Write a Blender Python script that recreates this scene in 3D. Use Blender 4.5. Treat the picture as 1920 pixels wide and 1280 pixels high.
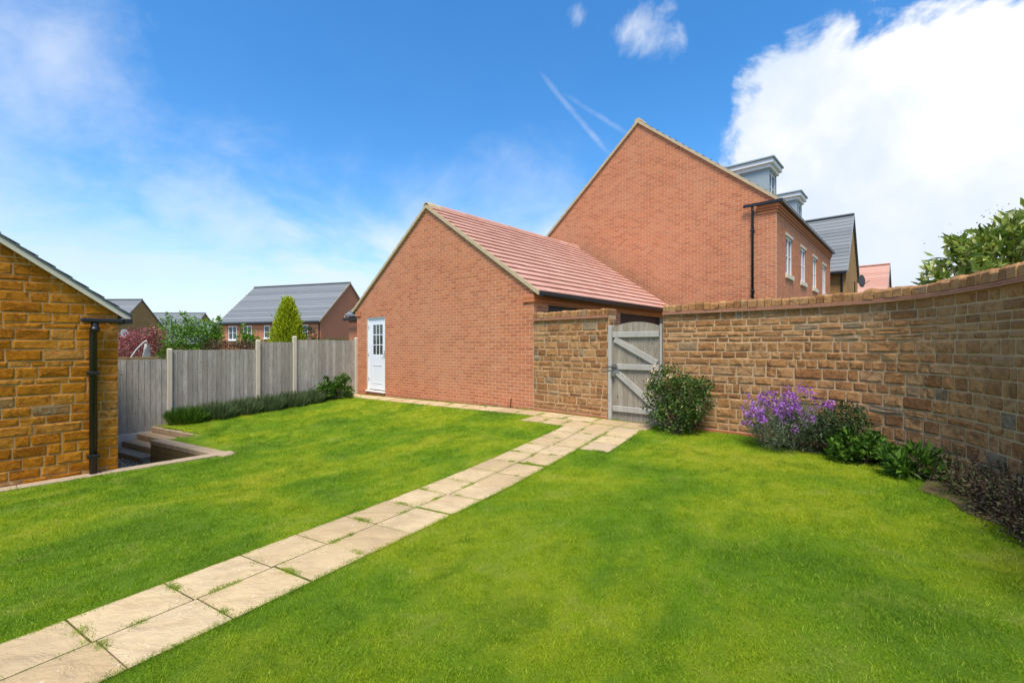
import bpy, math, random
import numpy as np
from mathutils import Vector, Matrix
R = math.radians
for o in list(bpy.data.objects): bpy.data.objects.remove(o)
scn = bpy.context.scene
COL = scn.collection
random.seed(7)
RNG = np.random.default_rng(7)

# ------------------------------------------------------------ camera, sky, sun, exposure
F, HY, CH = 855.0, 648.0, 1.38          # focal length in photo pixels, horizon row, camera height
cam = bpy.data.cameras.new('camera'); camo = bpy.data.objects.new('camera', cam); COL.objects.link(camo)
cam.sensor_width = 36.0; cam.lens = 36.0 * F / 1920.0
cam.shift_y = (HY - 640.0) / 1920.0
cam.clip_start = 0.05; cam.clip_end = 3000
camo.location = (0, 0, CH); camo.rotation_euler = (R(90), 0, 0)
scn.camera = camo

SUN_AZ = R(192)      # compass-like: direction TO the sun, measured from +Y clockwise (behind the camera, a little left)
SUN_EL = R(63)
world = bpy.data.worlds.new('World'); scn.world = world; world.use_nodes = True
def build_world():
    nt = world.node_tree; nt.nodes.clear()
    N = lambda t, **k: (lambda n: ([setattr(n, a, b) for a, b in k.items()], n)[1])(nt.nodes.new(t))
    L = nt.links.new
    out = N('ShaderNodeOutputWorld'); bg = N('ShaderNodeBackground'); bg.inputs[1].default_value = 1.0
    sky = N('ShaderNodeTexSky', sky_type='NISHITA', sun_disc=False)
    sky.sun_elevation = SUN_EL; sky.sun_rotation = SUN_AZ
    sky.air_density = 1.0; sky.dust_density = 0.6; sky.ozone_density = 2.2
    sc = N('ShaderNodeVectorMath', operation='SCALE'); sc.inputs['Scale'].default_value = 0.125
    L(sky.outputs[0], sc.inputs[0])
    hs = N('ShaderNodeHueSaturation'); hs.inputs['Saturation'].default_value = 1.38; hs.inputs['Value'].default_value = 1.0
    L(sc.outputs[0], hs.inputs['Color'])
    tc = N('ShaderNodeTexCoord')
    sep = N('ShaderNodeSeparateXYZ'); L(tc.outputs['Generated'], sep.inputs[0])
    def math_(op, a, b=None, c=None, clamp=False):
        n = N('ShaderNodeMath', operation=op, use_clamp=clamp)
        for i, v in enumerate((a, b, c)):
            if v is None: continue
            if isinstance(v, (int, float)): n.inputs[i].default_value = v
            else: L(v, n.inputs[i])
        return n.outputs[0]
    def noise(vec, scale, detail, rough=0.55, dist=0.0):
        n = N('ShaderNodeTexNoise'); n.inputs['Scale'].default_value = scale; n.inputs['Detail'].default_value = detail
        n.inputs['Roughness'].default_value = rough; n.inputs['Distortion'].default_value = dist
        L(vec, n.inputs['Vector']); return n.outputs['Fac']
    def smooth(x, a, b):
        m = N('ShaderNodeMapRange', interpolation_type='SMOOTHSTEP')
        m.inputs['From Min'].default_value = a; m.inputs['From Max'].default_value = b; L(x, m.inputs['Value']); return m.outputs[0]
    # cloud-layer plane coordinates: d.xy / (d.z + k)
    den = math_('ADD', math_('MAXIMUM', sep.outputs[2], 0.0), 0.22)
    cx = math_('DIVIDE', sep.outputs[0], den); cy = math_('DIVIDE', sep.outputs[1], den)
    comb = N('ShaderNodeCombineXYZ'); L(cx, comb.inputs[0]); L(cy, comb.inputs[1])
    big = noise(comb.outputs[0], 0.62, 9, 0.56, 0.25)
    fine = noise(tc.outputs['Generated'], 5.5, 10, 0.6, 0.35)
    # heavy bank of cumulus towards the right of the view (a direction in the sky, with ragged edge)
    def blob(px, py, rad):
        v = Vector(((px - 960) / F, 1.0, (HY - py) / F)).normalized()
        d = N('ShaderNodeVectorMath', operation='DISTANCE'); d.inputs[1].default_value = v
        nrm = N('ShaderNodeVectorMath', operation='NORMALIZE'); L(tc.outputs['Generated'], nrm.inputs[0]); L(nrm.outputs[0], d.inputs[0])
        return math_('DIVIDE', d.outputs['Value'], rad)
    b = math_('MINIMUM', blob(1630, 330, 0.25), math_('MINIMUM', blob(1860, 330, 0.19), math_('MINIMUM', blob(2250, 470, 0.38), blob(1720, 480, 0.24))))
    edge = math_('ADD', math_('MULTIPLY', fine, 1.1), math_('SUBTRACT', 1.0, b))
    m_cum = smooth(edge, 0.50, 0.66)
    low = smooth(sep.outputs[2], 0.40, 0.02)                       # towards the horizon the layer thickens
    m_layer = smooth(math_('ADD', big, math_('MULTIPLY', low, 0.20)), 0.54, 0.80)
    m_layer = math_('MULTIPLY', m_layer, 0.85)
    hz = math_('ADD', math_('MULTIPLY', smooth(math_('SUBTRACT', sep.outputs[2], math_('MULTIPLY', math_('SUBTRACT', noise(comb.outputs[0], 0.9, 8, 0.6, 0.5), 0.5), 0.9)), 0.40, 0.02), 0.80), 0.02)
    # thin high wisps, and a soft low bank towards the left
    bw = math_('MINIMUM', blob(1085, 30, 0.055), math_('MINIMUM', blob(1205, 70, 0.075), math_('MINIMUM', blob(610, 12, 0.04), blob(1900, 30, 0.05))))
    m_w = math_('MULTIPLY', smooth(math_('ADD', math_('MULTIPLY', fine, 1.5), math_('MULTIPLY', math_('MAXIMUM', math_('SUBTRACT', 1.0, bw), -1.0), 0.30)), 0.90, 1.24), 0.8)
    bl_ = math_('MINIMUM', blob(430, 455, 0.30), math_('MINIMUM', blob(110, 110, 0.22), blob(360, 575, 0.16)))
    m_b = math_('MULTIPLY', smooth(math_('ADD', math_('MULTIPLY', math_('SUBTRACT', 1.0, bl_), 0.45), math_('ADD', math_('MULTIPLY', math_('SUBTRACT', big, 0.5), 2.4), math_('MULTIPLY', math_('SUBTRACT', fine, 0.5), 1.4))), 0.0, 0.9), 0.55)
    def trail(p, q, w, amt):
        a_ = Vector(((p[0]-960)/F, 1, (HY-p[1])/F)).normalized(); b_ = Vector(((q[0]-960)/F, 1, (HY-q[1])/F)).normalized(); n_ = a_.cross(b_).normalized(); mid = (a_+b_).normalized()
        d1 = N('ShaderNodeVectorMath', operation='DOT_PRODUCT'); L(tc.outputs['Generated'], d1.inputs[0]); d1.inputs[1].default_value = n_
        d2 = N('ShaderNodeVectorMath', operation='DISTANCE'); L(tc.outputs['Generated'], d2.inputs[0]); d2.inputs[1].default_value = mid
        x_ = math_('ABSOLUTE', math_('ADD', d1.outputs['Value'], math_('MULTIPLY', math_('SUBTRACT', fine, 0.5), 0.012)))
        return math_('MULTIPLY', math_('MULTIPLY', smooth(x_, w, 0.0), smooth(d2.outputs['Value'], (a_-b_).length*.62, (a_-b_).length*.2)), math_('MULTIPLY', smooth(fine, .36, .62), amt))
    m_w = math_('MAXIMUM', m_w, math_('MAXIMUM', trail((1015,140),(1150,300),.009,.30), trail((1050,170),(1185,258),.008,.22)))
    m = math_('MAXIMUM', math_('MAXIMUM', math_('MAXIMUM', m_layer, m_cum), math_('MAXIMUM', m_w, m_b)), hz, clamp=True)
    shade = noise(tc.outputs['Generated'], 3.2, 6, 0.55)
    ccol = N('ShaderNodeMix', data_type='RGBA')
    ccol.inputs[6].default_value = (0.40, 0.45, 0.52, 1); ccol.inputs[7].default_value = (0.56, 0.565, 0.575, 1)
    L(math_('MULTIPLY', smooth(shade, 0.38, 0.60), smooth(sep.outputs[2], 0.02, 0.36), clamp=True), ccol.inputs[0])
    mix = N('ShaderNodeMix', data_type='RGBA')
    L(m, mix.inputs[0]); L(hs.outputs[0], mix.inputs[6]); L(ccol.outputs[2], mix.inputs[7])
    L(mix.outputs[2], bg.inputs[0]); L(bg.outputs[0], out.inputs[0])
build_world()
sun = bpy.data.lights.new('sun', 'SUN'); suno = bpy.data.objects.new('sun', sun); COL.objects.link(suno)
sun.energy = 2.7; sun.angle = R(20); sun.color = (1.0, 0.93, 0.82)
sd = Vector((math.sin(SUN_AZ) * math.cos(SUN_EL), math.cos(SUN_AZ) * math.cos(SUN_EL), math.sin(SUN_EL)))
suno.rotation_euler = (-sd).to_track_quat('-Z', 'Y').to_euler()
vs = scn.view_settings
vs.view_transform = 'Standard'; vs.look = 'None'; vs.gamma = 1.0; vs.exposure = 0.97; vs.use_curve_mapping = False

# ------------------------------------------------------------ helpers
def D(px, py, d): return Vector(((px - 960) / F * d, d, CH + (HY - py) / F * d))     # pixel at a known depth
def H(px, py, h): return D(px, py, h * F / (py - HY))                                  # pixel on a level h below the camera

class MB:
    def __init__(s): s.v = []; s.f = []; s.r = []
    def face(s, pts, r=None):
        i = len(s.v); s.v += [tuple(p) for p in pts]; s.f.append(tuple(range(i, i + len(pts)))); s.r.append(random.random() if r is None else r)
    def mesh(s, vs, fs, r=None):
        i = len(s.v); s.v += [tuple(p) for p in vs]; rr = random.random() if r is None else r
        for f in fs: s.f.append(tuple(i + k for k in f)); s.r.append(rr)
    def box(s, a, b, r=None):
        x0, y0, z0 = a; x1, y1, z1 = b
        s.hexa([(x0,y0,z0),(x1,y0,z0),(x1,y1,z0),(x0,y1,z0),(x0,y0,z1),(x1,y0,z1),(x1,y1,z1),(x0,y1,z1)], r)
    def hexa(s, p, r=None):
        s.mesh(p, [(3,2,1,0),(4,5,6,7),(0,1,5,4),(1,2,6,5),(2,3,7,6),(3,0,4,7)], r)
    def bbox(s, a, b, bev=0.006, r=None):
        """box with chamfered edges"""
        x0,y0,z0 = a; x1,y1,z1 = b; e = bev
        vs = []; 
        for (x,sx) in ((x0,1),(x1,-1)):
            for (y,sy) in ((y0,1),(y1,-1)):
                for (z,sz) in ((z0,1),(z1,-1)):
                    vs += [(x, y+sy*e, z+sz*e), (x+sx*e, y, z+sz*e), (x+sx*e, y+sy*e, z)]
        idx = lambda i,j,k,m: ((i*2+j)*2+k)*3+m
        fs = []
        for i in (0,1): fs.append([idx(i,0,0,0),idx(i,1,0,0),idx(i,1,1,0),idx(i,0,1,0)])
        for j in (0,1): fs.append([idx(0,j,0,1),idx(1,j,0,1),idx(1,j,1,1),idx(0,j,1,1)])
        for k in (0,1): fs.append([idx(0,0,k,2),idx(1,0,k,2),idx(1,1,k,2),idx(0,1,k,2)])
        for j in (0,1):
            for k in (0,1): fs.append([idx(0,j,k,1),idx(1,j,k,1),idx(1,j,k,2),idx(0,j,k,2)])
        for i in (0,1):
            for k in (0,1): fs.append([idx(i,0,k,0),idx(i,1,k,0),idx(i,1,k,2),idx(i,0,k,2)])
        for i in (0,1):
            for j in (0,1): fs.append([idx(i,j,0,0),idx(i,j,1,0),idx(i,j,1,1),idx(i,j,0,1)])
        for i in (0,1):
            for j in (0,1):
                for k in (0,1): fs.append([idx(i,j,k,0),idx(i,j,k,1),idx(i,j,k,2)])
        s.mesh(vs, fs, r)
    def tube(s, pts, rad, n=10, r=None, cap=True):
        pts = [Vector(p) for p in pts]; rings = []
        rr = rad if isinstance(rad, (list, tuple)) else [rad]*len(pts)
        for i, p in enumerate(pts):
            t = (pts[min(i+1, len(pts)-1)] - pts[max(i-1, 0)]).normalized()
            a = t.orthogonal().normalized() if i == 0 else (a - t*a.dot(t)).normalized()
            b = t.cross(a)
            rings.append([p + (a*math.cos(2*math.pi*k/n) + b*math.sin(2*math.pi*k/n))*rr[i] for k in range(n)])
        vs = [v for ring in rings for v in ring]; fs = []
        for i in range(len(pts)-1):
            for k in range(n): fs.append((i*n+k, i*n+(k+1)%n, (i+1)*n+(k+1)%n, (i+1)*n+k))
        if cap: fs.append(tuple(range(n))[::-1]); fs.append(tuple((len(pts)-1)*n+k for k in range(n)))
        s.mesh(vs, fs, r)
    def data(s, name):
        me = bpy.data.meshes.new(name); me.from_pydata(s.v, [], s.f); 
        at = me.attributes.new('rnd', 'FLOAT', 'FACE'); at.data.foreach_set('value', s.r)
        me.update(); return me
    def build(s, name, mat, parent=None, loc=None, smooth=False, fix=True):
        me = s.data(name)
        if fix:
            import bmesh
            bm = bmesh.new(); bm.from_mesh(me); bmesh.ops.recalc_face_normals(bm, faces=bm.faces); bm.to_mesh(me); bm.free()
        if smooth: me.polygons.foreach_set('use_smooth', [True]*len(me.polygons))
        me.materials.append(MAT[mat])
        return link(name, me, parent, loc)
def link(name, me, parent=None, loc=None, rot=None):
    o = bpy.data.objects.new(name, me); COL.objects.link(o)
    if parent: o.parent = parent
    if loc is not None: o.location = loc
    if rot is not None: o.rotation_euler = rot
    return o
def tag(o, label=None, cat=None, group=None, kind=None):
    if label: o['label'] = label
    if cat: o['category'] = cat
    if group: o['group'] = group
    if kind: o['kind'] = kind
    return o
def empty(name, loc, rz=0, label=None, cat=None, group=None):
    o = link(name, None, None, loc, (0, 0, rz)); o.empty_display_size = 0.2
    return tag(o, label, cat, group)
def pick(objs_pieces, n=300): return objs_pieces[:n], objs_pieces[n:]

# ------------------------------------------------------------ materials
MAT = {}
class NT:
    def __init__(s, name, rough=0.8, spec=0.3, metal=0.0):
        s.m = bpy.data.materials.new(name); s.m.use_nodes = True; s.nt = s.m.node_tree
        s.b = s.nt.nodes['Principled BSDF']; s.b.inputs['Roughness'].default_value = rough
        s.b.inputs['Specular IOR Level'].default_value = spec; s.b.inputs['Metallic'].default_value = metal
        MAT[name] = s.m; s._pos = None
    def n(s, t, **k):
        x = s.nt.nodes.new(t)
        for a, b in k.items(): setattr(x, a, b)
        return x
    def L(s, a, b): s.nt.links.new(a, b)
    def pos(s):
        if s._pos is None: s._pos = s.n('ShaderNodeNewGeometry').outputs['Position']
        return s._pos
    def noise(s, scale, detail=5, rough=0.55, dist=0, vec=None, stretch=None):
        v = vec or s.pos()
        if stretch:
            mp = s.n('ShaderNodeMapping'); mp.inputs['Scale'].default_value = stretch; s.L(v, mp.inputs['Vector']); v = mp.outputs[0]
        x = s.n('ShaderNodeTexNoise'); x.inputs['Scale'].default_value = scale; x.inputs['Detail'].default_value = detail
        x.inputs['Roughness'].default_value = rough; x.inputs['Distortion'].default_value = dist; s.L(v, x.inputs['Vector']); return x.outputs['Fac']
    def rnd(s):
        a = s.n('ShaderNodeAttribute', attribute_name='rnd'); o = s.n('ShaderNodeObjectInfo')
        add = s.n('ShaderNodeMath', operation='ADD'); s.L(a.outputs['Fac'], add.inputs[0]); s.L(o.outputs['Random'], add.inputs[1])
        fr = s.n('ShaderNodeMath', operation='FRACT'); s.L(add.outputs[0], fr.inputs[0]); return fr.outputs[0]
    def ramp(s, fac, stops, interp='LINEAR'):
        r = s.n('ShaderNodeValToRGB'); r.color_ramp.interpolation = interp; el = r.color_ramp.elements
        while len(el) < len(stops): el.new(0.5)
        for e, (p, c) in zip(el, stops): e.position = p; e.color = (*c, 1)
        s.L(fac, r.inputs[0]); return r.outputs[0]
    def mix(s, fac, a, b, mode='MIX'):
        x = s.n('ShaderNodeMix', data_type='RGBA', blend_type=mode)
        for i, v in ((0, fac), (6, a), (7, b)):
            if isinstance(v, tuple): x.inputs[i].default_value = (*v, 1)
            elif isinstance(v, (int, float)): x.inputs[i].default_value = v
            else: s.L(v, x.inputs[i])
        return x.outputs[2]
    def math(s, op, a, b=0.0, clamp=False):
        x = s.n('ShaderNodeMath', operation=op, use_clamp=clamp)
        for i, v in ((0, a), (1, b)):
            if isinstance(v, (int, float)): x.inputs[i].default_value = v
            else: s.L(v, x.inputs[i])
        return x.outputs[0]
    def color(s, c):
        if isinstance(c, tuple): s.b.inputs['Base Color'].default_value = (*c, 1)
        else: s.L(c, s.b.inputs['Base Color'])
        return s
    def bump(s, h, strength=0.5, dist=0.01):
        b = s.n('ShaderNodeBump'); b.inputs['Strength'].default_value = strength; b.inputs['Distance'].default_value = dist
        s.L(h, b.inputs['Height']); s.L(b.outputs[0], s.b.inputs['Normal']); return s

def make_materials():
    # red brick
    t = NT('brick', 0.85, 0.2)
    c = t.ramp(t.rnd(), [(0.0,(.39,.105,.038)),(0.35,(.50,.146,.054)),(0.7,(.56,.178,.068)),(0.93,(.57,.205,.085)),(1.0,(.42,.145,.065))])
    c = t.mix(t.math('MULTIPLY', t.noise(9, 6, .65), 0.55), c, (.53,.245,.125))
    c = t.mix(t.ramp(t.noise(.55, 6, .65), [(.42,(0,0,0)),(.72,(.5,.5,.5))]), c, (.55,.25,.13))
    c = t.mix(t.ramp(t.noise(.9, 6, .7, 1.0), [(.55,(0,0,0)),(.78,(.4,.4,.4))]), c, (.30,.11,.05))
    t.color(c).bump(t.noise(120, 4), .35, .004)
    t = NT('brick_red', 0.85, 0.2)
    c = t.ramp(t.rnd(), [(0,(.42,.11,.045)),(1,(.50,.15,.07))]); t.color(t.mix(t.math('MULTIPLY', t.noise(14, 6), .4), c, (.46,.22,.13))).bump(t.noise(90,4),.35,.004)
    t = NT('mortar', 0.95, 0.1); t.color(t.mix(t.noise(3,5), (.66,.45,.30), (.76,.56,.40))).bump(t.noise(150,3),.3,.004)
    # brick far away: pieces too small to tell apart
    t = NT('brick_far', 0.9, 0.1)
    bt = t.n('ShaderNodeTexBrick'); bt.inputs['Scale'].default_value = 1.0; bt.inputs['Brick Width'].default_value = .225; bt.inputs['Row Height'].default_value = .075
    bt.inputs['Mortar Size'].default_value = .008; bt.inputs['Color1'].default_value = (.43,.125,.05,1); bt.inputs['Color2'].default_value = (.49,.16,.065,1); bt.inputs['Mortar'].default_value = (.52,.34,.24,1)
    tc = t.n('ShaderNodeTexCoord'); sp = t.n('ShaderNodeSeparateXYZ'); t.L(tc.outputs['Object'], sp.inputs[0])
    cb = t.n('ShaderNodeCombineXYZ'); t.L(t.math('ADD', sp.outputs[0], sp.outputs[1]), cb.inputs[0]); t.L(sp.outputs[2], cb.inputs[1]); t.L(cb.outputs[0], bt.inputs['Vector'])
    t.color(t.mix(t.math('MULTIPLY', t.noise(.7,5), .4), bt.outputs['Color'], (.50,.22,.13)))
    t = NT('stone_far', 0.9, 0.1)
    bt = t.n('ShaderNodeTexBrick'); bt.inputs['Scale'].default_value = 1.0; bt.inputs['Brick Width'].default_value = .33; bt.inputs['Row Height'].default_value = .12
    bt.inputs['Mortar Size'].default_value = .008; bt.inputs['Color1'].default_value = (.33,.165,.05,1); bt.inputs['Color2'].default_value = (.42,.235,.085,1); bt.inputs['Mortar'].default_value = (.44,.30,.16,1)
    tc = t.n('ShaderNodeTexCoord'); sp = t.n('ShaderNodeSeparateXYZ'); t.L(tc.outputs['Object'], sp.inputs[0])
    cb = t.n('ShaderNodeCombineXYZ'); t.L(t.math('ADD', sp.outputs[0], sp.outputs[1]), cb.inputs[0]); t.L(sp.outputs[2], cb.inputs[1]); t.L(cb.outputs[0], bt.inputs['Vector'])
    t.color(t.mix(t.math('MULTIPLY', t.noise(2.5,5), .5), bt.outputs['Color'], (.30,.17,.07)))
    # ironstone
    def stone(name, sat, tint):
        t = NT(name, 0.88, 0.2); r = t.rnd()
        base = t.ramp(r, [(0,(.22,.095,.022)),(.25,(.33,.155,.036)),(.55,(.40,.205,.055)),(.86,(.43,.25,.09)),(.93,(.37,.235,.11)),(.96,(.26,.20,.12)),(.98,(.19,.18,.13)),(1,(.34,.29,.20))])
        n1 = t.noise(11, 7, .62, .6); n2 = t.noise(34, 6, .65); n3 = t.noise(1.1, 4)
        c = t.mix(t.ramp(n1, [(.36,(.85,.85,.85)),(.55,(0,0,0))]), base, (.16,.068,.018), 'MIX')
        c = t.mix(t.ramp(n2, [(.50,(0,0,0)),(.74,(.6,.6,.6))]), c, (.50,.31,.13))
        c = t.mix(t.ramp(n3, [(.42,(0,0,0)),(.7,(.5,.5,.5))]), c, (.42,.27,.12) if sat < 1 else (.46,.24,.055))
        c = t.mix(1.0, c, tint, 'MULTIPLY')
        hs = t.n('ShaderNodeHueSaturation'); hs.inputs['Saturation'].default_value = sat; t.L(c, hs.inputs['Color'])
        h = t.math('ADD', t.math('MULTIPLY', n1, 1.0), t.math('MULTIPLY', n2, .5))
        t.color(hs.outputs[0]).bump(h, .9, .014)
    stone('ironstone', 1.07, (1.10,.87,.66)); stone('ironstone_wall', .93, (1.02,.88,.77))
    t = NT('stone_mortar', .95, .1); t.color(t.mix(t.noise(5,5), (.46,.305,.165), (.58,.415,.245))).bump(t.noise(90,4),.5,.006)
    t = NT('stone_mortar_orange', .95, .1); t.color(t.mix(t.noise(5,5), (.43,.25,.10), (.54,.345,.165))).bump(t.noise(90,4),.5,.006)
    t = NT('string_tile', .85, .2); t.color(t.mix(t.noise(6,5), (.33,.14,.08), (.46,.24,.15))).bump(t.noise(70,3),.3,.004)
    # paving
    t = NT('slab', .85, .25); r = t.rnd()
    c = t.ramp(r, [(0,(.45,.315,.155)),(.5,(.53,.385,.20)),(.8,(.57,.425,.235)),(1,(.46,.345,.21))])
    riv = t.noise(4.5, 8, .62, .7, stretch=(1.0,2.0,1)); fine = t.noise(60, 4)
    c = t.mix(t.ramp(riv, [(.38,(.45,.45,.45)),(.5,(0,0,0))]), c, (.40,.27,.12))
    c = t.mix(t.math('MULTIPLY', fine, .3), c, (.64,.50,.30))
    lich = t.noise(26, 3, .5); c = t.mix(t.ramp(lich, [(.69,(0,0,0)),(.73,(.75,.75,.75))]), c, (.72,.68,.58))
    c = t.mix(t.ramp(t.noise(1.6, 7, .7, .8), [(.42,(0,0,0)),(.68,(.7,.7,.7))]), c, (.36,.26,.15))
    t.color(c).bump(t.math('ADD', riv, t.math('MULTIPLY', fine, .12)), .8, .035)
    # timber
    def wood(name, a, b, dark):
        t = NT(name, .85, .2); r = t.rnd()
        c = t.mix(r, a, b)
        g = t.noise(14, 6, .6, .8, stretch=(6,6,.35)); st = t.noise(2.2, 5, .6, stretch=(3,3,.6))
        c = t.mix(t.ramp(g, [(.38,(.7,.7,.7)),(.6,(0,0,0))]), c, dark)
        c = t.mix(t.ramp(st, [(.45,(0,0,0)),(.7,(.5,.5,.5))]), c, tuple(x*.62 for x in a))
        vo = t.n('ShaderNodeTexVoronoi'); vo.inputs['Scale'].default_value = 5.0; t.L(t.pos(), vo.inputs['Vector'])
        c = t.mix(t.ramp(vo.outputs['Distance'], [(.06,(.8,.8,.8)),(.10,(0,0,0))]), c, tuple(x*.4 for x in dark))
        t.color(c).bump(g, .4, .006)
    wood('fence_wood', (.34,.305,.25), (.54,.50,.43), (.21,.18,.14))
    wood('gate_wood', (.31,.26,.19), (.43,.375,.29), (.19,.15,.10))
    wood('gate_rail', (.45,.42,.36), (.50,.47,.41), (.34,.31,.25))
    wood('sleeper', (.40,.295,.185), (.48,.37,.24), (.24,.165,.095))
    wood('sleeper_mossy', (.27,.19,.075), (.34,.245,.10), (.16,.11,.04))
    t = NT('concrete', .9, .2); t.color(t.mix(t.noise(7,6), (.46,.41,.33), (.58,.53,.45))).bump(t.noise(60,4),.3,.004)
    t = NT('edging', .9, .2); t.color(t.mix(t.noise(9,6), (.30,.22,.14), (.46,.36,.24))).bump(t.noise(60,4),.4,.005)
    t = NT('concrete_pale', .9, .2); t.color(t.mix(t.noise(7,6), (.52,.45,.33), (.64,.57,.44))).bump(t.noise(60,4),.3,.004)
    t = NT('verge', .9, .2); t.color(t.mix(t.noise(8,6), (.40,.30,.17), (.60,.49,.31))).bump(t.noise(40,4),.5,.01)
    t = NT('white_upvc', .35, .5); t.color((.80,.81,.82))
    t = NT('cream_stone', .85, .2); t.color(t.mix(t.noise(8,5), (.60,.52,.38), (.70,.62,.48)))
    t = NT('white_paint', .55, .4); t.color(t.mix(t.noise(3,4), (.80,.77,.72), (.86,.84,.80)))
    t = NT('black_plastic', .38, .5); t.color((.012,.011,.011))
    t = NT('iron', .5, .5, .6); t.color((.20,.19,.17))
    t = NT('steel', .35, .5, 1); t.color((.5,.5,.5))
    t = NT('dark_door', .5, .4); t.color(t.mix(t.noise(4,4), (.014,.013,.013), (.022,.02,.02)))
    t = NT('glass', .06, .8); t.color((.035,.05,.045))
    t = NT('lead', .6, .4); t.color(t.mix(t.noise(4,4), (.27,.33,.345), (.35,.41,.42)))
    t = NT('red_tile', .75, .3); r = t.rnd()
    c = t.ramp(r, [(0,(.46,.215,.15)),(.5,(.52,.265,.19)),(1,(.57,.31,.23))]); t.color(t.mix(t.math('MULTIPLY', t.noise(9,6), .5), c, (.58,.36,.27))).bump(t.noise(120,3),.25,.003)
    t = NT('slate', .6, .35); r = t.rnd(); c = t.ramp(r, [(0,(.13,.14,.143)),(.5,(.165,.176,.18)),(1,(.20,.212,.212))]); t.color(t.mix(t.math('MULTIPLY', t.noise(3,5), .5), c, (.225,.235,.232)))
    t = NT('brown_tile', .8, .3); r = t.rnd(); t.color(t.ramp(r, [(0,(.12,.095,.075)),(1,(.20,.165,.13))]))
    # ground
    t = NT('ground', .95, .1); t.color(t.mix(t.noise(.3,6), (.07,.10,.025), (.12,.11,.05)))
    t = NT('soil', .95, .1); t.color(t.mix(t.noise(12,6), (.085,.055,.03), (.16,.11,.065))).bump(t.noise(40,5),.8,.02)
    def grass(name, k, rough):
        t = NT(name, rough, .15 if k == 1 else .25)
        a = t.noise(.55, 6, .62, .5); b = t.noise(2.2, 7, .7, .6); f = t.noise(22, 5, .65)
        c = t.ramp(a, [(.35,(.095,.21,.003)),(.45,(.19,.335,.005)),(.54,(.34,.43,.007)),(.66,(.48,.485,.02))])
        c = t.mix(t.ramp(b, [(.34,(.7,.7,.7)),(.52,(0,0,0))]), c, (.10,.22,.004))
        c = t.mix(t.ramp(b, [(.54,(0,0,0)),(.78,(.6,.6,.6))]), c, (.50,.46,.12))
        c = t.mix(t.math('MULTIPLY', f, .35), c, (.23,.34,.012))
        rr = t.rnd(); c = t.mix(t.ramp(rr, [(.0,(.55,.55,.55)),(.35,(0,0,0)),(.7,(0,0,0)),(1,(.6,.6,.6))]), c, t.ramp(rr, [(.4,(.07,.17,.004)),(.6,(.50,.55,.06))]))
        hs = t.n('ShaderNodeHueSaturation'); hs.inputs['Value'].default_value = k; t.L(c, hs.inputs['Color'])
        t.color(hs.outputs[0])
        if k == 1: t.b.inputs['Subsurface Weight'].default_value = 0.0
        return t
    t = grass('lawn', .80, .95); t.bump(t.noise(90, 5, .7), 1.0, .03)
    t = grass('grass_blade', 1.1, .6)
    tr = t.n('ShaderNodeBsdfTranslucent'); t.L(t.b.inputs['Base Color'].links[0].from_socket, tr.inputs['Color']); ms = t.n('ShaderNodeMixShader'); ms.inputs[0].default_value = .35
    t.L(t.b.outputs[0], ms.inputs[1]); t.L(tr.outputs[0], ms.inputs[2]); t.L(ms.outputs[0], t.nt.nodes['Material Output'].inputs[0])
    t = NT('gravel', .9, .2); r = t.rnd(); t.color(t.ramp(r, [(0,(.56,.38,.20)),(.4,(.68,.51,.30)),(.8,(.66,.55,.40)),(1,(.45,.38,.30))]))
    def leaf(name, stops, rough=.5, trans=.25):
        t = NT(name, rough, .35); c = t.ramp(t.rnd(), stops); t.color(c)
        tr = t.n('ShaderNodeBsdfTranslucent'); t.L(c, tr.inputs['Color']); ms = t.n('ShaderNodeMixShader'); ms.inputs[0].default_value = trans
        out = t.nt.nodes['Material Output']; t.L(t.b.outputs[0], ms.inputs[1]); t.L(tr.outputs[0], ms.inputs[2]); t.L(ms.outputs[0], out.inputs[0])
    leaf('leaf_green', [(0,(.035,.085,.008)),(.6,(.075,.16,.014)),(1,(.13,.24,.02))])
    leaf('leaf_bright', [(0,(.07,.17,.008)),(.6,(.13,.29,.015)),(1,(.22,.36,.03))])
    leaf('leaf_dark', [(0,(.015,.038,.010)),(.6,(.035,.075,.016)),(1,(.075,.125,.028))], .4)
    leaf('leaf_rose', [(0,(.03,.065,.012)),(.5,(.075,.14,.022)),(.85,(.13,.21,.04)),(1,(.24,.23,.05))], .40)
    leaf('leaf_laurel', [(0,(.08,.13,.012)),(.45,(.22,.29,.035)),(.8,(.36,.41,.08)),(1,(.55,.54,.26))], .35)
    leaf('leaf_gold', [(0,(.18,.25,.008)),(.5,(.42,.50,.014)),(1,(.62,.62,.025))])
    leaf('leaf_red', [(0,(.22,.05,.055)),(.6,(.42,.12,.12)),(1,(.56,.24,.20))])
    leaf('leaf_bronze', [(0,(.10,.05,.03)),(.6,(.19,.10,.06)),(1,(.20,.19,.06))])
    leaf('leaf_purple', [(0,(.03,.017,.012)),(.4,(.075,.042,.028)),(.75,(.16,.115,.06)),(1,(.11,.17,.04))], .5, .15)
    leaf('leaf_grey', [(0,(.09,.12,.06)),(.6,(.18,.22,.12)),(1,(.30,.33,.20))])
    leaf('leaf_lavender', [(0,(.06,.10,.03)),(.6,(.13,.18,.07)),(1,(.21,.26,.12))])
    leaf('petal_purple', [(0,(.26,.06,.36)),(.6,(.42,.14,.54)),(1,(.56,.28,.66))], .6, .3)
    leaf('petal_cream', [(0,(.70,.50,.28)),(1,(.80,.66,.46))], .6, .3)
    t = NT('bark', .9, .1); t.color(t.mix(t.noise(14,5), (.10,.07,.045), (.19,.14,.09)))
    t = NT('cloth', .9, .1); t.color((.62,.56,.46))
make_materials()

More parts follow.
